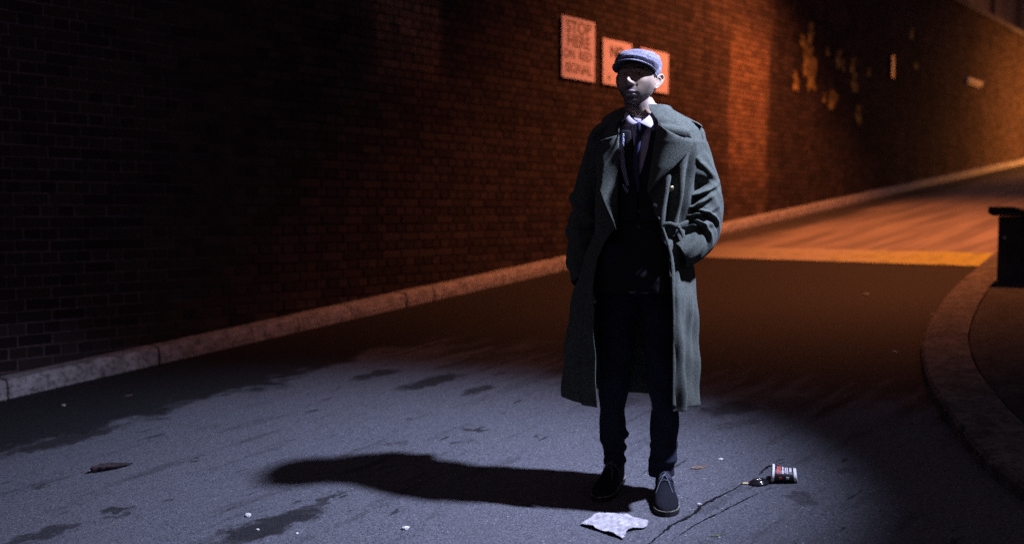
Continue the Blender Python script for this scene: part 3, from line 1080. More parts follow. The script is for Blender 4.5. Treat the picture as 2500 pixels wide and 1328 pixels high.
ER, EL = edge_phi(EDGE_R), edge_phi(EDGE_L)
NU, NVv = 240, 190
zz = np.concatenate([np.linspace(1.605, 1.45, 26), np.linspace(1.445, 0.398, NVv - 26)])
G = np.zeros((NU, NVv, 3))
U = np.linspace(0, 1, NU)
fold_ph = rng.uniform(0, 6.28, 6)
for j, z in enumerate(zz):
    fr = np.interp(z, ER[:, 0], ER[:, 1]); fl = np.interp(z, EL[:, 0], EL[:, 1])
    fr = max(fr, 0.02)
    phi = fr + U * (2 * np.pi + fl - fr)            # from his left front edge round the back to his right front edge
    zt = np.full(NU, z)
    # hem: a little uneven
    low = smooth01((0.46 - z) / 0.1)
    zt = zt + low * (0.004 * np.sin(phi * 5 + 1) + 0.032 * np.exp(-((U - 0.72) / 0.13) ** 2) + 0.012 * np.exp(-((U - 0.2) / 0.13) ** 2) + 0.004 * smooth01((0.2 - U) / 0.2))
    P = body_pt(phi, zt)
    nrm = np.stack([P[:, 0] - ring_at(z)[0], P[:, 1] - ring_at(z)[2], 0 * zt], -1)
    nrm /= np.linalg.norm(nrm, axis=1)[:, None]
    sk = smooth01((1.08 - z) / 0.55)
    d = sk * (0.019 * np.sin(phi * 6.0 + fold_ph[0] + 0.6 * z) + 0.008 * np.sin(phi * 11 + fold_ph[1] - 1.5 * z) + 0.004 * np.sin(phi * 19 + fold_ph[2]))
    # gathers above and below the waist tab on his left front
    wst = np.exp(-((z - 1.24) / 0.16) ** 2)
    win = np.exp(-((phi - 0.95) / 0.42) ** 2)
    d += wst * win * 0.021 * np.sin(phi * 17 + 4.0 * z - 3.2)
    wst2 = np.exp(-((z - 0.98) / 0.10) ** 2)
    d += wst2 * win * 0.017 * np.sin(phi * 21 - 7.0 * z)
    d += -0.016 * np.exp(-((z - 1.085) / 0.018) ** 2) * np.exp(-((phi - 1.05) / 0.35) ** 2)
    # long drag folds on the left skirt
    for (pc, k, w0, am) in ((1.25, 0.35, 0.085, 0.014), (1.75, 0.25, 0.11, 0.010), (0.80, 0.10, 0.07, 0.012)):
        line = pc + k * (0.75 - z)
        d += am * smooth01((1.03 - z) / 0.25) * np.exp(-((phi - line) / w0) ** 2)
    # right front panel swings forward of the legs
    d += 0.018 * smooth01((1.0 - z) / 0.4) * np.exp(-((2 * np.pi + fl - phi) / 0.5) ** 2)
    d += 0.003 * np.sin(z * 34 + phi * 5 + fold_ph[3])
    G[:, j] = P + nrm * d[:, None]
coat = grid_obj('coat', G, M['coat'], man, solid=0.005, sub=1, offs=-1)
COATG = G


def rails(name, inner, outer, off_in, off_mid, off_out, mat, parent, nu=26, nv=12, solid=0.005, surf=None, sub=1, crinkle=0.0):
    """cloth piece between two picture-measured rails, laid over the chest surface"""
    surf = surf or on_front
    A = catmull(np.array(inner, float), nu); B = catmull(np.array(outer, float), nu)
    P = np.zeros((nu, nv, 3))
    for i in range(nu):
        for j in range(nv):
            u = j / (nv - 1)
            q = A[i] * (1 - u) + B[i] * u
            o = off_in * (1 - u) ** 2 + off_out * u ** 2 + off_mid * 2 * u * (1 - u)
            if crinkle: o += crinkle * math.sin(i * 0.9 + j * 0.7)
            P[i, j] = surf(q[0], q[1], o)
    # face the camera
    n = np.cross(P[nu // 2 + 1, nv // 2] - P[nu // 2, nv // 2], P[nu // 2, nv // 2 + 1] - P[nu // 2, nv // 2])
    return grid_obj(name, P, mat, parent, solid=solid, sub=sub, offs=0, flip=n[1] > 0)


rails('lapel', [(1608, 302), (1602, 325), (1596, 352), (1590, 395), (1584, 440), (1581, 469)],
      [(1627, 319), (1662, 335), (1691, 344), (1684, 368), (1650, 404), (1612, 440), (1583, 471)], 0.004, 0.032, 0.019, M['coat'], coat, nu=40, nv=16)
rails('lapel', [(1512, 328), (1511, 380), (1509, 440), (1508, 500), (1505, 560)],
      [(1478, 340), (1452, 352), (1437, 372), (1452, 430), (1474, 492), (1496, 540), (1504, 562)], 0.004, 0.034, 0.050, M['coat'], coat, nu=40, nv=16)

# ---- collar, once round the neck
cin = np.array([(*on_front(1622, 324, 0.016),), (*on_front(1611, 304, 0.012),), (*LB(1607, 282, -0.03),), (*LB(1602, 260, 0.030),), (0.030, 0.125, 1.630), (*LB(1545, 260, 0.06),), (*LB(1524, 284, -0.01),), (*LB(1514, 306, -0.07),), (*LB(1511, 328, -0.11),)])
cout = np.array([(*on_front(1690, 339, 0.022),), (*on_front(1683, 318, 0.024),), (*LB(1668, 302, -0.03),), (*LB(1640, 286, 0.045),), (0.030, 0.185, 1.545), (*LB(1488, 284, 0.05),), (*LB(1464, 306, -0.02),), (*LB(1447, 332, -0.075),), (*on_front(1440, 362, 0.022),)])
A, B = catmull(cin, 90), catmull(cout, 90)
P = np.zeros((90, 12, 3))
for j in range(12):
    u = j / 11
    mid = (A * (1 - u) + B * u)
    wq = np.abs(np.linspace(0, 1, 90) - 0.5) * 2
    mid = mid.copy(); mid[:, 2] += math.sin(math.pi * u) * (0.010 * (1 - smooth01((wq - 0.45) / 0.4)))
    P[:, j] = mid
# fronts bow outwards a little
for i in range(90):
    w = abs(i / 89 - 0.5) * 2
    P[i, :, 1] -= 0.008 * smooth01((w - 0.5) / 0.5) * np.sin(np.pi * np.linspace(0, 1, 12))
grid_obj('collar', P, M['coat'], coat, solid=0.006, sub=1, offs=0)

# ---- sleeves
def sleeve(path, disp, n=56, m=110):
    V, F = tube(catmull(np.array(path), m), n, ref=(0, -1, 0), disp=disp, caps=False)
    o = mobj('sleeve', V, F, M['coat'], coat)
    md = o.modifiers.new('solid', 'SOLIDIFY'); md.thickness = 0.004; md.offset = -1
    md = o.modifiers.new('sub', 'SUBSURF'); md.levels = md.render_levels = 1
    return o


def wrap(a):
    return (a + np.pi) % (2 * np.pi) - np.pi


# angle 0 faces the camera, positive to picture right (his left) -- checked on the built mesh
def creases_left(s, phi):
    d = 0 * phi
    front = np.exp(-(wrap(phi - 0.2) / 1.3) ** 2)
    inner = np.exp(-(wrap(phi + 0.9) / 1.1) ** 2)
    d += 0.012 * np.exp(-((s - 0.18) / 0.14) ** 2) * np.cos(wrap(phi - 1.4))
    for s0, k, w, am, pc, pw in ((0.470, 0.030, 0.016, 0.026, 0.1, 1.0), (0.545, 0.075, 0.017, 0.024, 0.5, 0.9), (0.60, -0.09, 0.016, 0.022, -0.3, 0.8), (0.665, 0.10, 0.018, 0.024, 0.4, 0.9),
                                 (0.745, -0.07, 0.018, 0.020, -0.2, 0.9), (0.80, 0.11, 0.020, 0.020, 0.5, 1.0), (0.30, 0.16, 0.022, 0.010, -0.9, 0.7), (0.22, -0.14, 0.022, 0.008, -0.6, 0.7)):
        x = (s - s0 - k * wrap(phi))
        d += am * (np.exp(-(x / w) ** 2) - 0.85 * np.exp(-((x - 1.8 * w) / (1.1 * w)) ** 2)) * np.exp(-(wrap(phi - pc) / pw) ** 2)
    d -= 0.042 * np.exp(-((s - 0.415) / 0.042) ** 2) * np.exp(-(wrap(phi + 0.1) / 0.8) ** 2)
    d += 0.006 * np.sin(phi * 5 + s * 9) * smooth01((0.45 - s) / 0.3)
    d += 0.002 * np.sin(phi * 9 + s * 40)
    return d


def creases_right(s, phi):
    d = 0 * phi
    for s0, k, w, am in ((0.42, 0.03, 0.03, 0.010), (0.52, -0.04, 0.03, 0.012), (0.62, 0.04, 0.03, 0.010), (0.78, 0.05, 0.03, 0.010)):
        x = (s - s0 - k * wrap(phi))
        d += am * (np.exp(-(x / w) ** 2) - 0.6 * np.exp(-((x - 2 * w) / w) ** 2))
    return d + 0.003 * np.sin(phi * 6 + s * 20)


def rowp(px, py, y, ra, rb):
    q = LB(px, py, y)
    return (*q, ra, rb)


sleeve([rowp(1655, 318, 0.02, 0.050, 0.055), rowp(1672, 330, 0.02, 0.078, 0.070), rowp(1690, 362, 0.02, 0.086, 0.072), rowp(1702, 420, 0.03, 0.088, 0.076), rowp(1711, 480, 0.045, 0.088, 0.084),
        rowp(1712, 530, 0.045, 0.088, 0.085), rowp(1702, 575, 0.01, 0.080, 0.080), rowp(1682, 606, -0.045, 0.066, 0.066), rowp(1655, 622, -0.085, 0.055, 0.055)], creases_left)
sleeve([rowp(1492, 322, 0.03, 0.045, 0.050), rowp(1478, 336, 0.03, 0.075, 0.062), rowp(1466, 372, 0.06, 0.080, 0.064), rowp(1448, 440, 0.09, 0.078, 0.066), rowp(1432, 520, 0.11, 0.078, 0.070),
        rowp(1424, 580, 0.10, 0.076, 0.068), rowp(1422, 640, 0.05, 0.068, 0.062), rowp(1428, 690, 0.0, 0.058, 0.054)], creases_right)

# shoulder tab (epaulette) on his left shoulder, and one on the right
def epaulette(pts):
    P = np.array([LB(*p) for p in pts])
    c = catmull(P, 16)
    G2 = np.zeros((16, 7, 3))
    for i in range(16):
        for j in range(7):
            u = (j / 6 - 0.5) * 2
            wd = 0.026 * (1 if i < 13 else (1 - ((i - 13) / 3.2) ** 2))
            G2[i, j] = c[i] + np.array([0, u * wd, -abs(u) ** 2 * 0.006])
    o = grid_obj('epaulette', G2, M['coat'], coat, solid=0.005, sub=1, offs=0)
    return o


epaulette([(1714, 309, 0.0), (1705, 302, 0.0), (1692, 296, 0.005), (1676, 291, 0.008), (1655, 284, 0.01)])
epaulette([(1450, 318, 0.03), (1462, 306, 0.025), (1478, 296, 0.02), (1496, 286, 0.02)])


def button(name, px, py, off, r, mat, parent, surf=None):
    q = (surf or on_front)(px, py, off)
    V, F = tube([(0, 0, 0, r, r), (0, -.003, 0, r, r), (0, -.0048, 0, r * .82, r * .82), (0, -.0042, 0, r * .55, r * .55), (0, -.0052, 0, r * .3, r * .3)], 16, ref=(1, 0, 0))
    o = mobj(name, V, F, mat, parent)
    o.location = q
    return o


button('button', 1639, 460, 0.024, 0.0095, M['brass'], coat)
button('button', 1423, 593, 0.055, 0.010, M['brass'], coat)
button('button', 1600, 503, 0.010, 0.011, M['dkbutton'], coat)
button('button', 1492, 500, 0.030, 0.011, M['dkbutton'], coat)
# waist tab gathered at his left side and its drooping end
rails('belt', [(1612, 545), (1634, 541), (1655, 546), (1676, 538), (1694, 536)], [(1613, 556), (1635, 553), (1655, 560), (1677, 554), (1696, 552)], 0.012, 0.018, 0.010, M['coat'], coat, nu=24, nv=6)
rails('belt_end', [(1652, 552), (1660, 572), (1672, 600), (1682, 622)], [(1660, 552), (1672, 572), (1684, 600), (1688, 622)], 0.016, 0.024, 0.016, M['coat'], coat, nu=18, nv=6)
rails('pocket_flap', [(1660, 556), (1676, 566), (1690, 590)], [(1652, 575), (1664, 600), (1684, 632)], 0.010, 0.020, 0.016, M['coat'], coat, nu=16, nv=8)
# stitched edge band down his left front and along the hem
rails('front_facing', [(1606, 530), (1615, 560), (1629, 600), (1637, 640), (1640, 700), (1642, 800), (1641, 994)], [(1612, 530), (1622, 560), (1636, 600), (1645, 640), (1649, 700), (1651, 800), (1650, 994)], 0.013, 0.017, 0.013, M['coat'], coat, nu=60, nv=4, solid=0.003, sub=0)

# ---- clothes inside the coat
def inner_pt(px, py, off=0.0): return on_front(px, py, off - 0.026)


z2 = np.linspace(1.49, 0.86, 60)
ph = np.linspace(-np.pi, np.pi, 72, endpoint=False)
IG = np.zeros((72, 60, 3))
for j, z in enumerate(z2):
    P = body_pt(ph, np.full(72, z), -0.030)
    nrm = np.stack([P[:, 0] - ring_at(z)[0], P[:, 1] - ring_at(z)[2], 0 * ph], -1)
    nrm /= np.linalg.norm(nrm, axis=1)[:, None] + 1e-9
    IG[:, j] = P + nrm * (0.003 * np.sin(z * 40 + ph * 3) + 0.002 * np.sin(z * 90))[:, None]
jacket = grid_obj('waistcoat', IG, M['waistcoat'], man, cu=True, sub=1)
for k in range(4):
    button('button', 1566 - 2 * k, 440 + 38 * k, 0.003, 0.008, M['dkbutton'], jacket, inner_pt)
rails('jacket_front', [(1590, 318), (1580, 370), (1566, 420), (1560, 470), (1562, 540)], [(1604, 318), (1604, 370), (1604, 420), (1600, 470), (1604, 540)], 0.006, 0.016, 0.012, M['waistcoat'], jacket, surf=inner_pt, nu=20, nv=8)
rails('jacket_front', [(1540, 318), (1546, 370), (1556, 420), (1556, 470), (1556, 540)], [(1512, 318), (1512, 370), (1514, 420), (1514, 470), (1514, 540)], 0.006, 0.014, 0.010, M['waistcoat'], jacket, surf=inner_pt, nu=20, nv=8)

shirt = rails('shirt', [(1540, 296), (1545, 340), (1553, 385), (1560, 425)], [(1602, 296), (1592, 340), (1578, 385), (1563, 427)], 0.004, 0.014, 0.004, M['shirt'], man, surf=inner_pt, nu=24, nv=14, solid=0.002, crinkle=0.0012)
YG = np.array([[body_pt(np.array([a]), np.array([z]), -0.036)[0] for z in np.linspace(1.60, 1.36, 16)] for a in np.linspace(-np.pi, np.pi, 64, endpoint=False)])
grid_obj('shirt_yoke', YG, M['shirt'], shirt, cu=True)
# collar wings
def strip3(name, a, b, mat, parent, nu=20, nv=8, bow=0.004, solid=0.0025):
    A, B = catmull(np.array([LB(*q) for q in a]), nu), catmull(np.array([LB(*q) for q in b]), nu)
    P = np.zeros((nu, nv, 3))
    for j in range(nv):
        u = j / (nv - 1)
        P[:, j] = A * (1 - u) + B * u + np.array([0, -bow * math.sin(math.pi * u), 0])
    return grid_obj(name, P, mat, parent, solid=solid, sub=1, offs=0)


strip3('collar_wing', [(1559, 300, -0.118), (1574, 291, -0.105), (1589, 277, -0.070), (1599, 261, -0.012), (1600, 252, 0.03)], [(1588, 314, -0.122), (1595, 304, -0.110), (1601, 290, -0.080), (1605, 272, -0.02), (1606, 258, 0.03)], M['shirt'], shirt)
strip3('collar_wing', [(1557, 300, -0.118), (1545, 292, -0.105), (1535, 280, -0.075), (1530, 266, -0.02)], [(1536, 312, -0.118), (1530, 303, -0.108), (1525, 290, -0.08), (1524, 272, -0.02)], M['shirt'], shirt)
# band of the collar round the neck
nb = []
for a in np.linspace(0, 2 * np.pi, 40, endpoint=False):
    nb.append([(0.018 + 0.066 * math.sin(a), 0.0 + 0.080 * -math.cos(a) + 0.012, 1.548 - 0.026 * math.cos(a)), (0.016 + 0.063 * math.sin(a), 0.012 - 0.076 * math.cos(a), 1.574 - 0.028 * math.cos(a))])
grid_obj('collar_band', np.array(nb), M['shirt'], shirt, cu=True, solid=0.002)

# tie: knot and blade
def tp_(px, py, off): return inner_pt(px, py, off)


kn = [(*tp_(1567, 303, 0.024), 0.009, 0.020), (*tp_(1566, 307, 0.027), 0.011, 0.020), (*tp_(1563, 320, 0.025), 0.010, 0.016), (*tp_(1560, 331, 0.020), 0.008, 0.011)]
V, F = tube(catmull(np.array(kn), 16), 22, ref=(0, -1, 0))
tie = mobj('tie', V, F, M['tie'], man)
rails('tie_blade', [(1552, 330), (1548, 360), (1545, 400), (1550, 440), (1556, 470)], [(1566, 332), (1563, 360), (1560, 400), (1562, 440), (1562, 470)], 0.018, 0.028, 0.018, M['tie'], tie, surf=inner_pt, nu=22, nv=7, solid=0.003)
# checked cloth edge showing on his right chest
scarf = rails('checked_scarf', [(1516, 326), (1513, 350), (1513, 385), (1518, 420), (1529, 456)], [(1524, 326), (1524, 350), (1525, 385), (1530, 420), (1538, 452)], 0.020, 0.026, 0.020, M['gingham'], man, surf=inner_pt, nu=40, nv=6, solid=0.002)
rails('scarf_tail', [(1517, 448), (1523, 460), (1530, 476)], [(1524, 450), (1530, 458), (1535, 464)], 0.018, 0.022, 0.018, M['gingham'], scarf, surf=inner_pt, nu=10, nv=4, solid=0.002)

# ---- trousers
def rowl(px, py, y, ra, rb):
    q = LX(px, py, y)
    return (*q, ra, rb)


def leg(path, bunch, seed):
    r = np.random.default_rng(seed)
    k = r.uniform(0, 6.28, 6)

    def disp(s, phi):
        lowz = smooth01((s - 0.70) / 0.2)
        d = lowz * 0.0055 * np.sin(s * 66 + 1.6 * np.sin(phi + k[0]) + 5 * np.sin(s * 9 + k[4])) * (0.6 + 0.4 * np.cos(phi + k[1]))
        d += 0.004 * np.sin(s * 30 + phi * 2 + k[2])
        for b0, am in bunch:
            d += am * np.exp(-((s - b0 - 0.008 * np.sin(phi + k[3])) / 0.014) ** 2)
        return d
    return tube(catmull(np.array(path), 120), 40, ref=(0, -1, 0), disp=disp, caps=True)


l1 = leg([(0.075, 0.02, 0.98, .10, .10), (0.085, 0.005, 0.75, .090, .085), (0.092, 0.0, 0.52, .068, .068), rowl(1623, 1000, 0.01, .062, .056), rowl(1621, 1070, 0.025, .062, .057), rowl(1618, 1105, 0.03, .060, .056), rowl(1616, 1130, 0.03, .056, .049), rowl(1616, 1158, 0.03, .060, .050)], [(0.86, 0.006), (0.93, 0.005)], 1)
l2 = leg([(-0.075, 0.03, 0.98, .10, .10), (-0.095, 0.05, 0.75, .088, .085), (-0.105, 0.09, 0.52, .068, .066), rowl(1495, 1000, 0.13, .062, .056), rowl(1497, 1050, 0.16, .060, .055), rowl(1499, 1085, 0.17, .058, .051), rowl(1501, 1108, 0.17, .054, .047), rowl(1500, 1132, 0.17, .056, .046)], [(0.87, 0.007), (0.94, 0.006)], 2)
V, F = tube([(0, .03, 1.05, .14, .17), (0, .03, .98, .14, .175), (-0.005, .03, .90, .13, .17), (-0.005, .03, .84, .07, .10)], 40, ref=(0, -1, 0))
hips = (V, F)
V, F = merge([l1, l2, hips])
trousers = mobj('trousers', V, F, M['trouser'], man)

# ---- shoes (ankle-high suede boots with laces)
def shoe(heel, toe, lift=0.0):
    heel, toe = np.array(heel, float), np.array(toe, float)
    ax = toe - heel; Ls = np.linalg.norm(ax); ax /= Ls
    sd = np.array([-ax[1], ax[0]])
    e = empty('shoe'); e.parent = man
    s = np.linspace(0, 1, 34)
    wd = np.interp(s, [0, .04, .12, .3, .5, .68, .82, .92, .975, 1], [.012, .026, .034, .035, .040, .049, .047, .037, .022, .006])
    ht = np.interp(s, [0, .05, .15, .3, .42, .5, .6, .75, .9, .97, 1], [.070, .115, .130, .128, .112, .092, .074, .060, .046, .034, .026])
    n = 26

    def W(sx, y, z):
        q = heel + ax * (sx * Ls) + sd * y
        return (q[0], q[1], z + lgz(q[0], q[1]) + lift)
    up = np.zeros((34, n, 3))
    for i in range(34):
        for j in range(n):
            a = math.pi * (j / (n - 1))
            cy, sy = math.cos(a), math.sin(a)
            pw = 0.75 if s[i] > 0.5 else 0.55
            y = wd[i] * math.copysign(abs(cy) ** 0.8, cy) * (1 - 0.22 * (sy ** 2 if s[i] < .55 else 0))
            z = 0.022 + (ht[i] - 0.022) * abs(sy) ** pw
            z += 0.0015 * math.sin(s[i] * 60) * math.sin(3 * a) * (1 if .45 < s[i] < .75 else 0)
            up[i, j] = W(s[i], y, z)
    o = grid_obj('upper', up, M['suede'], e, sub=1)
    for nm, z0, z1, ex, mt in (('sole', -0.001, 0.019, 0.003, M['sole']), ('welt', 0.0195, 0.0228, 0.0040, M['welt'])):
        V, F = [], []
        out = [(s[i], wd[i] + ex) for i in range(34)] + [(s[i], -(wd[i] + ex)) for i in range(33, -1, -1)]
        k = len(out)
        for z in (z0, z1):
            for (sx, y) in out: V.append(W(sx * (1 + .012) - .006, y, z))
        F = [(i, (i + 1) % k, k + (i + 1) % k, k + i) for i in range(k)] + [tuple(range(k))[::-1], tuple(range(k, 2 * k))]
        mobj(nm, V, F, mt, e, smooth=False)
    # laces: three crossings and a bow with two loose ends
    def at(sx, y, up_=0.004):
        h_ = np.interp(sx, s, ht); w_ = np.interp(sx, s, wd)
        cc = min(1, abs(y) / (w_ + 1e-6)); zz_ = 0.022 + (h_ - 0.022) * (1 - cc ** 2.2) ** 0.45
        return W(sx, y, zz_ + up_)
    for sx, dw in ((.50, .020), (.45, .022), (.40, .023)):
        V, F = tube(catmull(np.array([(*at(sx - .015, -dw), .0018, .0018), (*at(sx, 0, .006), .0018, .0018), (*at(sx + .015, dw), .0018, .0018)]), 12), 6)
        mobj('lace', V, F, M['lace'], e)
    for q in ([(.43, 0, .007), (.52, .012, .008), (.62, .022, .004), (.68, .026, .003)], [(.43, 0, .007), (.50, -.02, .008), (.56, -.034, .004), (.60, -.040, .001)],
              [(.43, 0, .007), (.46, .025, .014), (.41, .035, .012), (.43, 0.002, .008)], [(.43, 0, .007), (.48, -.025, .016), (.42, -.038, .012), (.43, -0.002, .008)]):
        V, F = tube(catmull(np.array([(*at(*p), .0017, .0017) for p in q]), 20), 6)
        mobj('lace', V, F, M['lace'], e)
    return e


shoe((0.098, 0.075), (0.112, -0.212))
shoe((-0.085, 0.235), (-0.165, -0.040))

# ---- head and body: one continuous surface
PSI = R(17)
PIT = R(5)
HC = LX(1556, 192, -0.012)
HRX = np.array([math.cos(PSI), -math.sin(PSI), 0]); HRY = np.array([math.sin(PSI), math.cos(PSI), 0])
ROLL = R(-2)


def H(P):
    P = np.atleast_2d(np.asarray(P, float))
    py_ = P[:, 1] * math.cos(PIT) + P[:, 2] * math.sin(PIT); pz_ = P[:, 2] * math.cos(PIT) - P[:, 1] * math.sin(PIT)
    x = P[:, 0] * math.cos(ROLL) - pz_ * math.sin(ROLL); z = P[:, 0] * math.sin(ROLL) + pz_ * math.cos(ROLL)
    return HC + x[:, None] * HRX + py_[:, None] * HRY + z[:, None] * np.array([0, 0, 1])


def Hinv(P):
    q = np.asarray(P) - HC
    x, y, z = q @ HRX, q @ HRY, q[:, 2]
    xr, zr = x * math.cos(ROLL) + z * math.sin(ROLL), -x * math.sin(ROLL) + z * math.cos(ROLL)
    return np.stack([xr, y * math.cos(PIT) - zr * math.sin(PIT), zr * math.cos(PIT) + y * math.sin(PIT)], 1)


def g(v, c, s): return np.exp(-((v - c) / s) ** 2)


def head_surface(nu=300, nv=220):
    th = np.linspace(0, 2 * np.pi, nu, endpoint=False)
    la = np.linspace(-np.pi / 2 + 0.01, np.pi / 2 - 0.01, nv)
    T_, L_ = np.meshgrid(th, la, indexing='ij')
    # denser sampling of the face
    T_ = T_ - 0.45 * np.sin(T_)
    z = np.sin(L_); cl = np.where(z < 0, np.cos(L_) ** 0.72, np.cos(L_))
    x = np.sin(T_) * cl; y = -np.cos(T_) * cl
    X = 0.0765 * np.sign(x) * np.abs(x) ** 0.93
    Y = np.where(y < 0, 0.094, 0.100) * np.sign(y) * np.abs(y) ** 0.93
    Z = np.where(z > 0, 0.100 * z, 0.113 * z)
    # jaw: narrower and cut away behind
    k = smooth01((-0.025 - Z) / 0.085)
    X *= 1 - 0.33 * k
    kb = smooth01((-0.03 - Z) / 0.06)
    Y = np.where(Y > -0.02, Y * (1 - 0.55 * kb) - 0.012 * kb, Y)
    front = smooth01((-Y - 0.015) / 0.05)
    # jaw angle
    for s in (-1, 1):
        X += s * 0.006 * g(Z, -0.068, 0.02) * g(Y, -0.01, 0.03) * (s * X > 0.02)
    # cheekbones, hollow cheeks, temples
    ax = np.abs(X)
    sg = np.sign(X)
    cb = g(ax, 0.054, 0.017) * g(Z, -0.022, 0.014) * front
    Y -= 0.0018 * cb; X += sg * 0.0015 * cb
    hol = g(ax, 0.050, 0.016) * g(Z, -0.058, 0.018) * front
    Y += 0.0005 * hol; X -= sg * 0.0010 * hol
    X -= sg * 0.0035 * g(Z, 0.028, 0.02) * g(Y, -0.055, 0.022)
    # muzzle and chin
    Y -= 0.009 * g(X, 0, 0.028) * g(Z, -0.068, 0.022) * front
    Y -= 0.016 * g(X, 0, 0.022) * g(Z, -0.104, 0.013) * smooth01((-Y) / 0.03)
    # brow ridge and eye sockets
    Y -= 0.0065 * g(Z, 0.019, 0.0075) * g(ax, 0.026, 0.024) * front
    Y += 0.0135 * g(ax, 0.031, 0.0145) * g(Z, 0.001, 0.0105) * front
    # eyelids closing over the ball
    Y -= 0.0085 * g(ax, 0.031, 0.014) * g(Z, 0.0075, 0.0042) * front
    Y -= 0.0065 * g(ax, 0.031, 0.013) * g(Z, -0.0072, 0.0042) * front
    # nose: bridge to tip, wings, columella
    prof = np.interp(Z, [-0.052, -0.046, -0.041, -0.034, -0.028, -0.018, -0.006, 0.006, 0.016, 0.03], [0, 0.010, 0.0270, 0.0345, 0.0335, 0.0270, 0.0195, 0.0140, 0.007, 0])
    wdn = np.interp(Z, [-0.05, -0.036, -0.02, 0.0, 0.02], [0.0125, 0.0125, 0.0100, 0.0085, 0.010])
    Y -= prof * np.exp(-(np.abs(X) / wdn) ** 2.3) * front
    for s in (-1, 1):
        Y -= 0.0095 * g(X, s * 0.0145, 0.0062) * g(Z, -0.0385, 0.0065) * front
        Y += 0.0060 * g(X, s * 0.0070, 0.0038) * g(Z, -0.0475, 0.0035) * front
        Y += 0.0035 * g(X, s * 0.0215, 0.006) * g(Z, -0.046, 0.010) * front      # nasolabial fold
    # lips
    lipw = np.exp(-(np.abs(X) / 0.0235) ** 4)
    Y -= 0.0052 * g(Z, -0.0685, 0.0042) * lipw * front
    Y -= 0.0062 * g(Z, -0.0790, 0.0048) * np.exp(-(np.abs(X) / 0.020) ** 4) * front
    Y += 0.0062 * g(Z, -0.0737, 0.0021) * np.exp(-(np.abs(X) / 0.0255) ** 6) * front
    Y += 0.0045 * g(ax, 0.0255, 0.0045) * g(Z, -0.0745, 0.005) * front
    Y += 0.0050 * g(Z, -0.0885, 0.0055) * g(X, 0, 0.024) * front
    Y += 0.0018 * g(X, 0, 0.0035) * g(Z, -0.058, 0.006) * front
    P = np.stack([X, Y, Z], -1)
    V = P.reshape(-1, 3)
    F = grid_faces(nu, nv, True)
    V = np.vstack([V, [0, 0, -0.113], [0, 0, 0.100]])
    c0, c1 = nu * nv, nu * nv + 1
    for i in range(nu):
        i2 = (i + 1) % nu
        F.append((c0, i2 * nv, i * nv)); F.append((c1, i * nv + nv - 1, i2 * nv + nv - 1))
    return V, F


def blob(c, r, n=20, m=14, rot=None):
    th = np.linspace(0, 2 * np.pi, n, endpoint=False); la = np.linspace(-np.pi / 2 + .02, np.pi / 2 - .02, m)
    T_, L_ = np.meshgrid(th, la, indexing='ij')
    P = np.stack([np.cos(T_) * np.cos(L_), np.sin(T_) * np.cos(L_), np.sin(L_)], -1).reshape(-1, 3) * np.array(r)
    if rot is not None: P = P @ rot.T
    V = np.vstack([P + c, [[0, 0, -r[2]]] @ (rot.T if rot is not None else np.eye(3)) + c, [[0, 0, r[2]]] @ (rot.T if rot is not None else np.eye(3)) + c])
    F = grid_faces(n, m, True)
    for i in range(n):
        i2 = (i + 1) % n
        F.append((n * m, i2 * m, i * m)); F.append((n * m + 1, i * m + m - 1, i2 * m + m - 1))
    return V, F


def ear(s):
    """helix rim, antihelix, lobe, tragus; s=+1 his left"""
    parts = []
    c = np.array([s * 0.0735, 0.010, -0.012])
    fl = np.array([s * 0.52, 0.85, 0.0]); fl /= np.linalg.norm(fl)       # the ear opens outwards and back
    upv = np.array([s * 0.12, 0.16, 0.98]); upv /= np.linalg.norm(upv)
    out = np.cross(fl, upv) * s; out /= np.linalg.norm(out)
    if out[0] * s < 0: out = -out
    def E(u, v, w=0): return c + fl * u * 0.92 + upv * v * 0.93 + out * (w - .001)
    rim = [(-.004, -.002, .002), (-.002, .012, .004), (.004, .024, .006), (.014, .032, .008), (.026, .031, .009), (.033, .020, .009), (.033, .006, .009), (.028, -.008, .007), (.020, -.020, .005), (.010, -.029, .003), (.001, -.028, .001), (-.004, -.020, 0)]
    pts = [(*E(*q), .0042, .0042) for q in rim]
    parts.append(tube(catmull(np.array(pts), 50), 10, ref=tuple(out)))
    anti = [(.006, .018, .004), (.016, .018, .006), (.023, .010, .007), (.022, -.002, .006), (.015, -.012, .004), (.006, -.016, .003)]
    parts.append(tube(catmull(np.array([(*E(*q), .0040, .0036) for q in anti]), 30), 10, ref=tuple(out)))
    rot = np.stack([fl, upv, out], 1)
    parts.append(blob(E(.0145, .010, .001), (.0185, .026, .0040), rot=rot))
    parts.append(blob(E(.014, .004, -.001), (.0195, .031, .0034), rot=rot))
    parts.append(blob(E(.004, -.023, .001), (.0085, .0095, .0050), rot=rot))
    parts.append(blob(E(-.001, -.006, .003), (.0050, .0065, .0050), rot=rot))
    return parts


hv, hf = head_surface()
plist = [(H(hv), hf)]
for s in (-1, 1):
    for v, f in ear(s): plist.append((H(v), f))
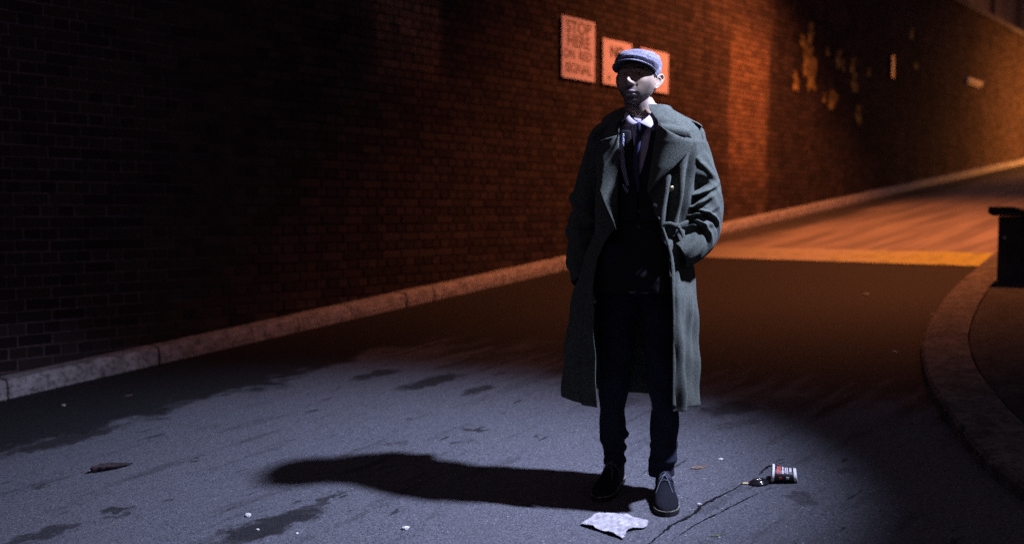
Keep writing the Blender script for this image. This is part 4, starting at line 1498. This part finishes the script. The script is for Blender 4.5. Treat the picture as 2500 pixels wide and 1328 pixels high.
# neck, shoulders, trunk, arms ending in fists in the pockets, legs (all but head and neck lie under the clothes)
nk = [(*H([[0, 0.030, -0.030]])[0], .056, .054), (*H([[0, 0.028, -0.085]])[0], .059, .057), (0.020, 0.020, 1.555, .062, .064), (0.028, 0.025, 1.515, .072, .085), (0.030, 0.025, 1.46, .085, .13), (0.028, 0.02, 1.36, .095, .145),
      (0.018, 0.015, 1.2, .09, .135), (0.0, 0.015, 1.05, .09, .13), (-0.005, .025, .95, .095, .14), (-0.005, .025, .86, .06, .10)]
plist.append(tube(catmull(np.array(nk), 60), 32, ref=(0, -1, 0)))
for pth in ([rowp(1668, 340, 0.02, .052, .052), rowp(1702, 420, 0.03, .048, .048), rowp(1711, 505, 0.045, .042, .042), rowp(1690, 590, -0.02, .034, .034), rowp(1655, 622, -0.06, .028, .028), rowp(1640, 640, -0.06, .036, .032), rowp(1630, 655, -0.06, .018, .018)],
            [rowp(1482, 345, 0.03, .050, .050), rowp(1448, 440, 0.09, .046, .046), rowp(1430, 540, 0.10, .041, .041), rowp(1424, 640, 0.05, .032, .032), rowp(1432, 690, 0.0, .028, .028), rowp(1440, 715, -0.03, .036, .030), rowp(1446, 740, -0.03, .018, .018)],
            [(0.075, 0.02, 0.93, .085, .085), (0.09, 0.0, 0.52, .055, .055), rowl(1619, 1100, 0.03, .040, .036), (0.098, 0.03, 0.06, .032, .030)],
            [(-0.075, 0.03, 0.93, .085, .085), (-0.105, 0.09, 0.52, .055, .055), rowl(1498, 1080, 0.17, .040, .036), (-0.103, 0.175, 0.06, .032, .030)]):
    plist.append(tube(catmull(np.array(pth), 50), 20, ref=(0, -1, 0)))
V, F = merge(plist)
raw = mobj('body', V, F, None, None)
md = raw.modifiers.new('join', 'REMESH'); md.mode = 'VOXEL'; md.voxel_size = 0.0023
md = raw.modifiers.new('soft', 'SMOOTH'); md.factor = 0.4; md.iterations = 2
bpy.context.view_layer.update()
me = bpy.data.meshes.new_from_object(raw.evaluated_get(bpy.context.evaluated_depsgraph_get()))
bpy.data.objects.remove(raw, do_unlink=True)
me.name = 'body'
nvt = len(me.vertices)
co = np.empty(nvt * 3, np.float32); me.vertices.foreach_get('co', co)
q = Hinv(co.reshape(-1, 3).astype(float))
X, Y, Z = q.T
ax = np.abs(X)
base = np.tile(np.array([0.35, 0.26, 0.195]), (nvt, 1))
def blend(mask, col):
    global base
    base = base * (1 - mask[:, None]) + np.array(col) * mask[:, None]
fr = smooth01((-Y - 0.01) / 0.03)
beard = smooth01((-0.035 - Z) / 0.025) * smooth01((Z + 0.135) / 0.02) * smooth01((0.012 - Y) / 0.03)  # stubble; its reach below the chin also stands for chin shade
beard *= 1 - np.exp(-(((ax - 0.040) / 0.017) ** 2 + ((Z + 0.040) / 0.020) ** 2))
beard += 0.9 * g(ax, 0.066, 0.010) * g(Z, -0.035, 0.03) * smooth01((0.015 - Y) / 0.02)
stub = np.clip(beard, 0, 1) * (0.62 + 0.35 * rng.random(nvt))
blend(stub, (0.055, 0.048, 0.046))
mous = g(Z, -0.0575, 0.007) * np.exp(-(ax / 0.024) ** 4) * fr
blend(np.clip(mous, 0, 1) * 0.62, (0.09, 0.08, 0.08))
lips = (g(Z, -0.0690, 0.0042) * np.exp(-(ax / 0.0215) ** 6) + g(Z, -0.0790, 0.0045) * np.exp(-(ax / 0.019) ** 6)) * fr
blend(np.clip(lips, 0, 1) * 0.85, (0.42, 0.29, 0.33))
brow = np.exp(-(((Z - 0.0195 - 0.004 * np.cos((ax - 0.03) * 60)) / 0.0045) ** 4)) * smooth01((ax - 0.009) / 0.006) * smooth01((0.056 - ax) / 0.012) * fr
blend(np.clip(brow, 0, 1) * 0.9, (0.02, 0.018, 0.018))
colr = np.ones((nvt, 4), np.float32); colr[:, :3] = base
at = me.attributes.new('Col', 'FLOAT_COLOR', 'POINT')
at.data.foreach_set('color', colr.ravel())
me.materials.clear(); me.materials.append(M['skin'])
me.polygons.foreach_set('use_smooth', [True] * len(me.polygons))
body = link(bpy.data.objects.new('body', me), man)


# ---- eyes
def eye_mat():
    m, nn, ll, b = mat_new('eye')
    h = N(m)
    x, y, z = h.sep(h.obj())
    d = h.math('SQRT', h.math('ADD', h.math('MULTIPLY', x, x), h.math('MULTIPLY', z, z)))
    c = h.mix(h.maprange(d, 0.0056, 0.0062), (0.07, 0.035, 0.02), (0.75, 0.73, 0.74))
    c = h.mix(h.maprange(d, 0.0022, 0.0026), (0.004, 0.004, 0.004), c)
    h.set(b.inputs['Base Color'], c)
    b.inputs['Roughness'].default_value = 0.08
    return m


M['eye'] = eye_mat()
for s in (-1, 1):
    v, f = blob(np.zeros(3), (.0112, .0112, .0112), 28, 20)
    o = mobj('eye', v, f, M['eye'], man)
    o.location = H([[s * 0.0310, -0.0680, 0.0]])[0]
    o.rotation_euler = (0, 0, -PSI + R(14))

# ---- hair showing under the cap: sideburns and nape
def hair_patch():
    th = np.linspace(0.30 * np.pi, 1.70 * np.pi, 120)
    lv = np.linspace(0, 1, 16)
    P = np.zeros((120, 16, 3))
    for i, a in enumerate(th):
        back = smooth01((abs(a - np.pi) < 10) * 1.0)
        da = abs(a - np.pi)
        zlow = np.interp(da, [0, 1.1, 1.35, 1.50, 1.62, 1.75, 1.95, 2.2], [-0.072, -0.058, -0.010, 0.014, 0.000, -0.008, 0.016, 0.03])
        for j, v in enumerate(lv):
            z = zlow + (0.060 - zlow) * v
            kz = math.sqrt(max(0.05, 1 - (z / (0.100 if z > 0 else 0.113)) ** 2))
            x = 0.0745 * math.sin(a); y = -(0.094 if math.cos(a) > 0 else 0.100) * math.cos(a)
            cut = smooth01((-0.03 - z) / 0.06)
            if y > -0.02: y = y * (1 - 0.55 * cut) - 0.012 * cut
            off = 1.045 if v > 0.08 else 1.0
            P[i, j] = (x * kz ** .93 * off, y * kz ** .93 * off, z)
    return grid_obj('hair', H(P.reshape(-1, 3)).reshape(P.shape), M['hair'], man, solid=0.004, sub=1, offs=0)


hair_patch()

# ---- flat cap
def cap_zb(ca): return 0.012 + (0.046 * ca if ca > 0 else 0.016 * ca)


def cap_crown():
    nu, nv = 160, 34
    P = np.zeros((nu, nv, 3))
    for i in range(nu):
        a = 2 * np.pi * i / nu
        ca, sa = math.cos(a), math.sin(a)          # a=0 front
        zb = cap_zb(ca)
        for j in range(nv):
            v = j / (nv - 1)
            # profile: band -> overhang -> soft top
            r = np.interp(v, [0, .08, .22, .38, .55, .72, .88, 1.0], [0.95, 1.00, 1.08, 1.09, 0.98, 0.74, 0.41, 0.0])
            hgt = np.interp(v, [0, .08, .22, .38, .55, .72, .88, 1.0], [0.0, .10, .28, .50, .74, .90, .98, 1.0])
            if ca > 0: r += 0.10 * smooth01(ca) * math.exp(-((v - .12) / .16) ** 2)
            rx, ry = 0.0855, 0.104
            ztop = 0.1125
            x = rx * r * sa; y = -ry * r * ca + 0.002
            z = zb + (ztop - zb) * hgt - 0.010 * ca * math.sin(np.pi * v) ** 1.5
            # pressed folds towards the back of each side and panel seams
            f = 0.0
            for c0, am in ((1.62, 0.0060), (-1.7, 0.004), (2.6, 0.003), (0.75, 0.0025), (-0.8, 0.0025)):
                dd = (a - c0 - 0.9 * (v - .25) + np.pi) % (2 * np.pi) - np.pi
                f -= am * math.exp(-(dd / 0.10) ** 2) * math.exp(-((v - .28) / .22) ** 2)
            for kq in range(8):
                dd = (a - (kq + .5) * np.pi / 4 + np.pi) % (2 * np.pi) - np.pi
                f -= 0.0011 * math.exp(-(dd / 0.028) ** 2) * (v > .1)
            f += 0.0016 * math.sin(5 * a + 9 * v) * math.sin(np.pi * v)
            nr = np.array([sa, -ca, 0.6 * v]); nr /= np.linalg.norm(nr)
            P[i, j] = np.array([x, y, z]) + nr * f
    return P


P = cap_crown()
cap = grid_obj('cap', H(P.reshape(-1, 3)).reshape(P.shape), M['cap'], man, cu=True, sub=1)
# band turned in under the crown
P = np.zeros((120, 6, 3))
for i in range(120):
    a = 2 * np.pi * i / 120
    zb = cap_zb(math.cos(a))
    for j in range(6):
        P[i, j] = (0.0800 * math.sin(a) * (1.0 + 0.01 * math.sin(j * 1.2)), -0.0995 * math.cos(a) + 0.006, zb + 0.012 - 0.0042 * j)
grid_obj('band', H(P.reshape(-1, 3)).reshape(P.shape), M['cap'], cap, cu=True, solid=0.003, offs=0)
# stiff peak
nu, nv = 60, 14
P = np.zeros((nu, nv, 3))
for i in range(nu):
    a = np.interp(i, [0, nu - 1], [-1.34, 1.34])
    for j in range(nv):
        u = j / (nv - 1)
        zb = cap_zb(math.cos(a)) - 0.002
        ext = 0.043 * max(0.0, math.cos(a * 1.165)) ** 0.6
        x = 0.0805 * math.sin(a) + u * ext * math.sin(a) * 0.85
        y = -0.100 * math.cos(a) + 0.006 - u * ext * (0.55 + 0.45 * math.cos(a))
        z = zb - u * ext * 0.26 - 0.10 * u * ext * abs(math.sin(a))
        P[i, j] = (x, y, z)
grid_obj('peak', H(P.reshape(-1, 3)).reshape(P.shape), M['cap'], cap, solid=0.0055, sub=1, offs=0)
v, f = blob(H([[0, 0.002, 0.110]])[0], (.010, .010, .005))
mobj('top_button', v, f, M['cap'], cap)

# ------------------------------------------------------------------ litter on the road
M['cup'] = simple('cup_card', (0.020, 0.019, 0.024), 0.45, 0.4)
M['cupwhite'] = simple('cup_white', (0.78, 0.76, 0.76), 0.6, 0.3, nscale=60, namp=0.08)
M['cupred'] = simple('cup_red', (0.75, 0.14, 0.12), 0.6, 0.3)
M['plastic'] = simple('black_plastic', (0.010, 0.010, 0.012), 0.16, 0.6)
M['butt'] = simple('cigarette_paper', (0.72, 0.60, 0.30), 0.8, 0.2)
M['paper'] = simple('litter_paper', (0.33, 0.32, 0.335), 0.9, 0.15, nscale=30, namp=0.35, bump=0.9)
M['leafdark'] = simple('dead_leaf_dark', (0.022, 0.014, 0.015), 0.7, 0.3, nscale=60, namp=0.4)
M['leafbrown'] = simple('dead_leaf_brown', (0.16, 0.11, 0.07), 0.8, 0.2, nscale=80, namp=0.5)
M['leafgreen'] = simple('dead_leaf_green', (0.09, 0.10, 0.07), 0.8, 0.2, nscale=80, namp=0.4)
M['grit'] = simple('grit_stone', (0.26, 0.25, 0.25), 0.85, 0.2, nscale=90, namp=0.5)
M['stone'] = simple('pale_stone', (0.50, 0.48, 0.46), 0.8, 0.3, nscale=90, namp=0.3)


def gpt(x, y, dz=0.0): return Vector((x, y, gz(x, y) + dz))


# flattened paper cup lying on its side: axis roughly left to right
cup = empty('paper_cup', gpt(1.150, 4.150))
tag(cup, 'crushed black paper takeaway cup with white rim and print, lying beside a black lid', 'cup')
CL, R0, R1 = 0.098, 0.043, 0.033      # length, rim radius (left), base radius (right)
cax = Vector((0.96, -0.24, 0.0)).normalized()
cup_m = Matrix(((cax.x, -cax.y, 0, 0), (cax.y, cax.x, 0, 0), (0, 0, 1, 0), (0, 0, 0, 1)))


def cup_pt(s, a, off=0.0):
    """s along axis 0 (rim) .. 1 (base), a angle from straight up"""
    r = R0 + (R1 - R0) * s + off
    sq = 0.74                                    # squashed
    x = (s - 0.5) * CL + 0.010 * math.cos(a) * (0.5 - s) * 0.6
    y = r * math.sin(a) * 1.14
    z = r * sq * math.cos(a) + (R0 + (R1 - R0) * s) * sq
    z -= 0.004 * math.exp(-((s - .55) / .2) ** 2) * math.exp(-((a - .5) / .5) ** 2)
    p = cup_m @ Vector((x, y, z))
    return (p.x, p.y, p.z + p.x * GA + p.y * GB + 0.002)


def cup_grid(s0, s1, a0, a1, off, ns=10, na=48):
    return np.array([[cup_pt(s0 + (s1 - s0) * j / (ns - 1), a0 + (a1 - a0) * i / (na - 1), off) for j in range(ns)] for i in range(na)])


grid_obj('cup_wall', cup_grid(0.05, 0.90, 0, 2 * math.pi, 0, 12, 64), M['cup'], cup, solid=0.001, offs=-1)
grid_obj('rim', cup_grid(-0.015, 0.085, 0, 2 * math.pi, 0.0022, 4, 64), M['cupwhite'], cup, solid=0.002, offs=0)
grid_obj('base_band', cup_grid(0.87, 1.03, 0, 2 * math.pi, 0.0004, 4, 64), M['cupwhite'], cup, solid=0.001, offs=0)
bv = [cup_pt(0.97, a, -0.001) for a in np.linspace(0, 2 * np.pi, 40, endpoint=False)]
mobj('cup_base', bv, [tuple(range(40))], M['cupwhite'], cup, smooth=False)
pr = random.Random(4)
# printed lines round the cup (too small to read): white and red marks
for s0, segs, mt, hh in ((0.18, [(-1.15, -.15)], 'cupred', .075), (0.29, [(-1.15, -.05)], 'cupred', .06), (0.40, [(-1.1, -.50), (-.42, .0)], 'cupwhite', .075), (0.52, [(-.95, -.1)], 'cupwhite', .05), (0.60, [(-1.05, .1)], 'cupwhite', .05),
                         (0.72, [(-.75, .0)], 'cupwhite', .11), (0.58, [(-1.85, -1.45)], 'cupwhite', .14), (0.28, [(-1.85, -1.5)], 'cupred', .12), (0.20, [(.45, .75)], 'cupred', .08)):
    for a0, a1 in segs:
        a = a0
        while a < a1 - 0.03:
            w = pr.uniform(.09, .20)
            g_ = cup_grid(s0, s0 + hh * pr.uniform(.8, 1.2), a, min(a + w, a1), 0.0026, 2, 4)
            grid_obj('print_mark', g_, M[mt], cup)
            a += w + pr.uniform(.02, .05)
# sipping lid
lid = empty('cup_lid', gpt(1.040, 4.130))
tag(lid, 'glossy black plastic cup lid lying flat left of the paper cup', 'lid')
V, F = tube([(0, 0, 0.001, .040, .030), (0, 0, .004, .044, .033), (0, 0, .010, .043, .032), (0, 0, .013, .038, .0285), (0, 0, .011, .034, .025), (0, 0, .018, .031, .0225), (0, 0, .020, .027, .019), (0, 0, .0185, .010, .008)], 40, ref=(1, 0, 0))
lo = mobj('lid_shell', V, F, M['plastic'], lid); lo.rotation_euler = (R(4), R(-5), R(8))
V, F = tube([(.018, -.006, .019, .006, .004), (.018, -.006, .0225, .0055, .0035), (.018, -.006, .0228, .001, .001)], 14, ref=(1, 0, 0))
ls = mobj('sip_spout', V, F, M['plastic'], lid); ls.rotation_euler = (R(4), R(-5), R(8))
V, F = tube(catmull(np.array([(-.012, 0, .004, .004, .004), (0, 0, .0045, .0042, .0042), (.012, .001, .004, .0037, .0037)]), 8), 12)
tag(mobj('cigarette_butt', V, F, M['butt']), 'yellowish cigarette butt on the road left of the black lid', 'cigarette').location = gpt(0.983, 4.135)


# flattened crumpled sheet of white paper
def sheet_litter():
    crn = [(0.268, 3.796), (0.330, 3.872), (0.376, 3.886), (0.440, 3.862), (0.518, 3.782), (0.508, 3.722), (0.470, 3.716), (0.437, 3.700), (0.411, 3.636), (0.385, 3.668)]
    c = np.mean(crn, axis=0)
    ring = catmull(np.array(crn + [crn[0]]), 61)[:-1]
    rings = 12
    r = np.random.default_rng(12)
    ks = r.normal(0, 60, (9, 2)); phs = r.uniform(0, 6.28, 9)
    V, F = [], []
    for q in range(rings + 1):
        u = q / rings
        for p in (ring if q else [c]):
            x, y = c + (p - c) * u
            if q == rings: x += r.normal(0, .0015); y += r.normal(0, .0015)
            hgt = sum(abs(math.sin(k[0] * x + k[1] * y + f)) for k, f in zip(ks, phs)) / 9
            z = 0.003 + 0.016 * hgt * (1 - 0.45 * u ** 4) + (0.006 * max(0, math.sin(6 * math.atan2(p[1] - c[1], p[0] - c[0]) + 1)) * u ** 3 if q else 0)
            V.append(gpt(x, y, z))
    n = 60
    for i in range(n): F.append((0, 1 + i, 1 + (i + 1) % n))
    for q in range(rings - 1):
        b = 1 + q * n
        for i in range(n): F.append((b + i, b + n + i, b + n + (i + 1) % n, b + (i + 1) % n))
    o = mobj('paper_sheet', V, F, M['paper'], smooth=False)
    md = o.modifiers.new('solid', 'SOLIDIFY'); md.thickness = 0.001
    return tag(o, 'crumpled flattened white paper lying on the asphalt in front of the shoes', 'paper')


sheet_litter()


def leaf(name, cat, label, x, y, L, Wd, ang, mat, curl=0.01, seed=0, group=None):
    r = np.random.default_rng(seed)
    nu, nv = 18, 7
    P = np.zeros((nu, nv, 3))
    for i in range(nu):
        u = i / (nu - 1)
        w = Wd * math.sin(math.pi * min(1, u * 1.02 + .02)) ** .8 * (1 + .25 * r.normal())
        for j in range(nv):
            v = j / (nv - 1) * 2 - 1
            lx, ly = (u - .5) * L, v * w / 2
            z = 0.002 + curl * (v ** 2) * (0.5 + 0.5 * math.sin(3 * u + seed)) + curl * 0.6 * max(0, u - .6)
            X_ = x + lx * math.cos(ang) - ly * math.sin(ang); Y_ = y + lx * math.sin(ang) + ly * math.cos(ang)
            P[i, j] = gpt(X_, Y_, z)
    o = grid_obj(name, P, mat, None, solid=0.0012, offs=0)
    stem = catmull(np.array([(*P[0, 3], .0012, .0012), (*(P[0, 3] + (P[0, 3] - P[4, 3]) * .6 + np.array([0, 0, .002])), .0009, .0009)]), 6)
    V, F = tube(stem, 6)
    mobj('stalk', V, F, mat, o)
    return tag(o, label, cat, group)


leaf('dead_leaf', 'leaf', 'dark curled dead leaf lying on the lit asphalt at far left', -1.985, 4.875, .20, .06, R(28), M['leafdark'], .03, 1)
leaf('dead_leaf', 'leaf', 'small brown squashed leaf on the road right of the front shoe', .835, 4.375, .085, .030, R(15), M['leafbrown'], .004, 2)
leaf('dead_leaf', 'leaf', 'greenish flat leaf near the bottom edge below the crack', .759, 3.623, .045, .018, R(10), M['leafgreen'], .002, 3)
leaf('dead_leaf', 'leaf', 'tiny orange-brown leaf in the dark gutter below the left kerb', -2.494, 6.42, .05, .03, R(20), M['leafbrown'], .004, 4)


def stone(x, y, s, seed):
    r = np.random.default_rng(seed)
    bm = bmesh.new()
    bmesh.ops.create_icosphere(bm, subdivisions=2, radius=1.0)
    for v in bm.verts:
        v.co = Vector((v.co.x * s * 1.3, v.co.y * s * .9, v.co.z * s * .55)) * (1 + r.normal(0, .10))
    o = bm_obj('stone_chip', bm, M['stone'])
    o.location = gpt(x, y, s * .3)
    o.rotation_euler = (0, 0, r.uniform(0, 3))
    return o


for q, (x, y, s, lab) in enumerate([
    (-1.111, 4.119, .014, 'white stone chip above the dark tar patch at lower left'),
    (-0.422, 3.873, .013, 'white stone chip near the bottom edge below the shadow'),
    (0.753, 3.940, .0075, 'small white stone chip beside the crack right of the front shoe'),
    (-1.028, 3.955, .007, 'small pale stone chip inside the dark tar patch'),
    (-0.855, 3.891, .006, 'tiny pale stone chip at the bottom right of the tar patch'),
    (0.949, 4.465, .010, 'flat pale stone chip right of the trouser cuff above the cup'),
    (3.161, 7.425, .020, 'orange-lit stone chip on the curved pavement edge at right'),
    (3.024, 8.468, .018, 'orange-lit stone chip on the dark road below the stop line'),
    (-2.85, 6.263, .011, 'pale stone chip in the dark gutter at far left'),
    (2.451, 6.329, .012, 'stone chip on the dark road left of the curved pavement')]):
    tag(stone(x, y, s, q), lab, 'stone')

# loose grit swept over the road, one mass
V, F = [], []
r = np.random.default_rng(5)
oct_v = np.array([(1, 0, 0), (0, 1, 0), (-1, 0, 0), (0, -1, 0), (0, 0, .7), (0, 0, -.4)])
oct_f = [(0, 1, 4), (1, 2, 4), (2, 3, 4), (3, 0, 4), (1, 0, 5), (2, 1, 5), (3, 2, 5), (0, 3, 5)]
for q in range(800):
    t, p = r.uniform(-1.6, 5.5), r.uniform(1.4, 6.2)
    if r.random() < .45: t, p = r.normal(.7, .5), r.normal(4.95, .45)
    s = abs(r.normal(0, .0016)) + .0007
    w = wp(t, p, dz=s * .3)
    a = r.uniform(0, 6.28)
    rot = np.array([(math.cos(a), -math.sin(a), 0), (math.sin(a), math.cos(a), 0), (0, 0, 1)])
    vs = (oct_v * np.array([1.4, .9, .8]) * s * r.uniform(.7, 1.3, (6, 1))) @ rot.T + np.array(w)
    F += [tuple(k + len(V) for k in f) for f in oct_f]
    V += list(vs)
tag(mobj('grit', V, F, M['grit'], smooth=False), 'scattered pale grit over the asphalt', 'grit', kind='stuff')
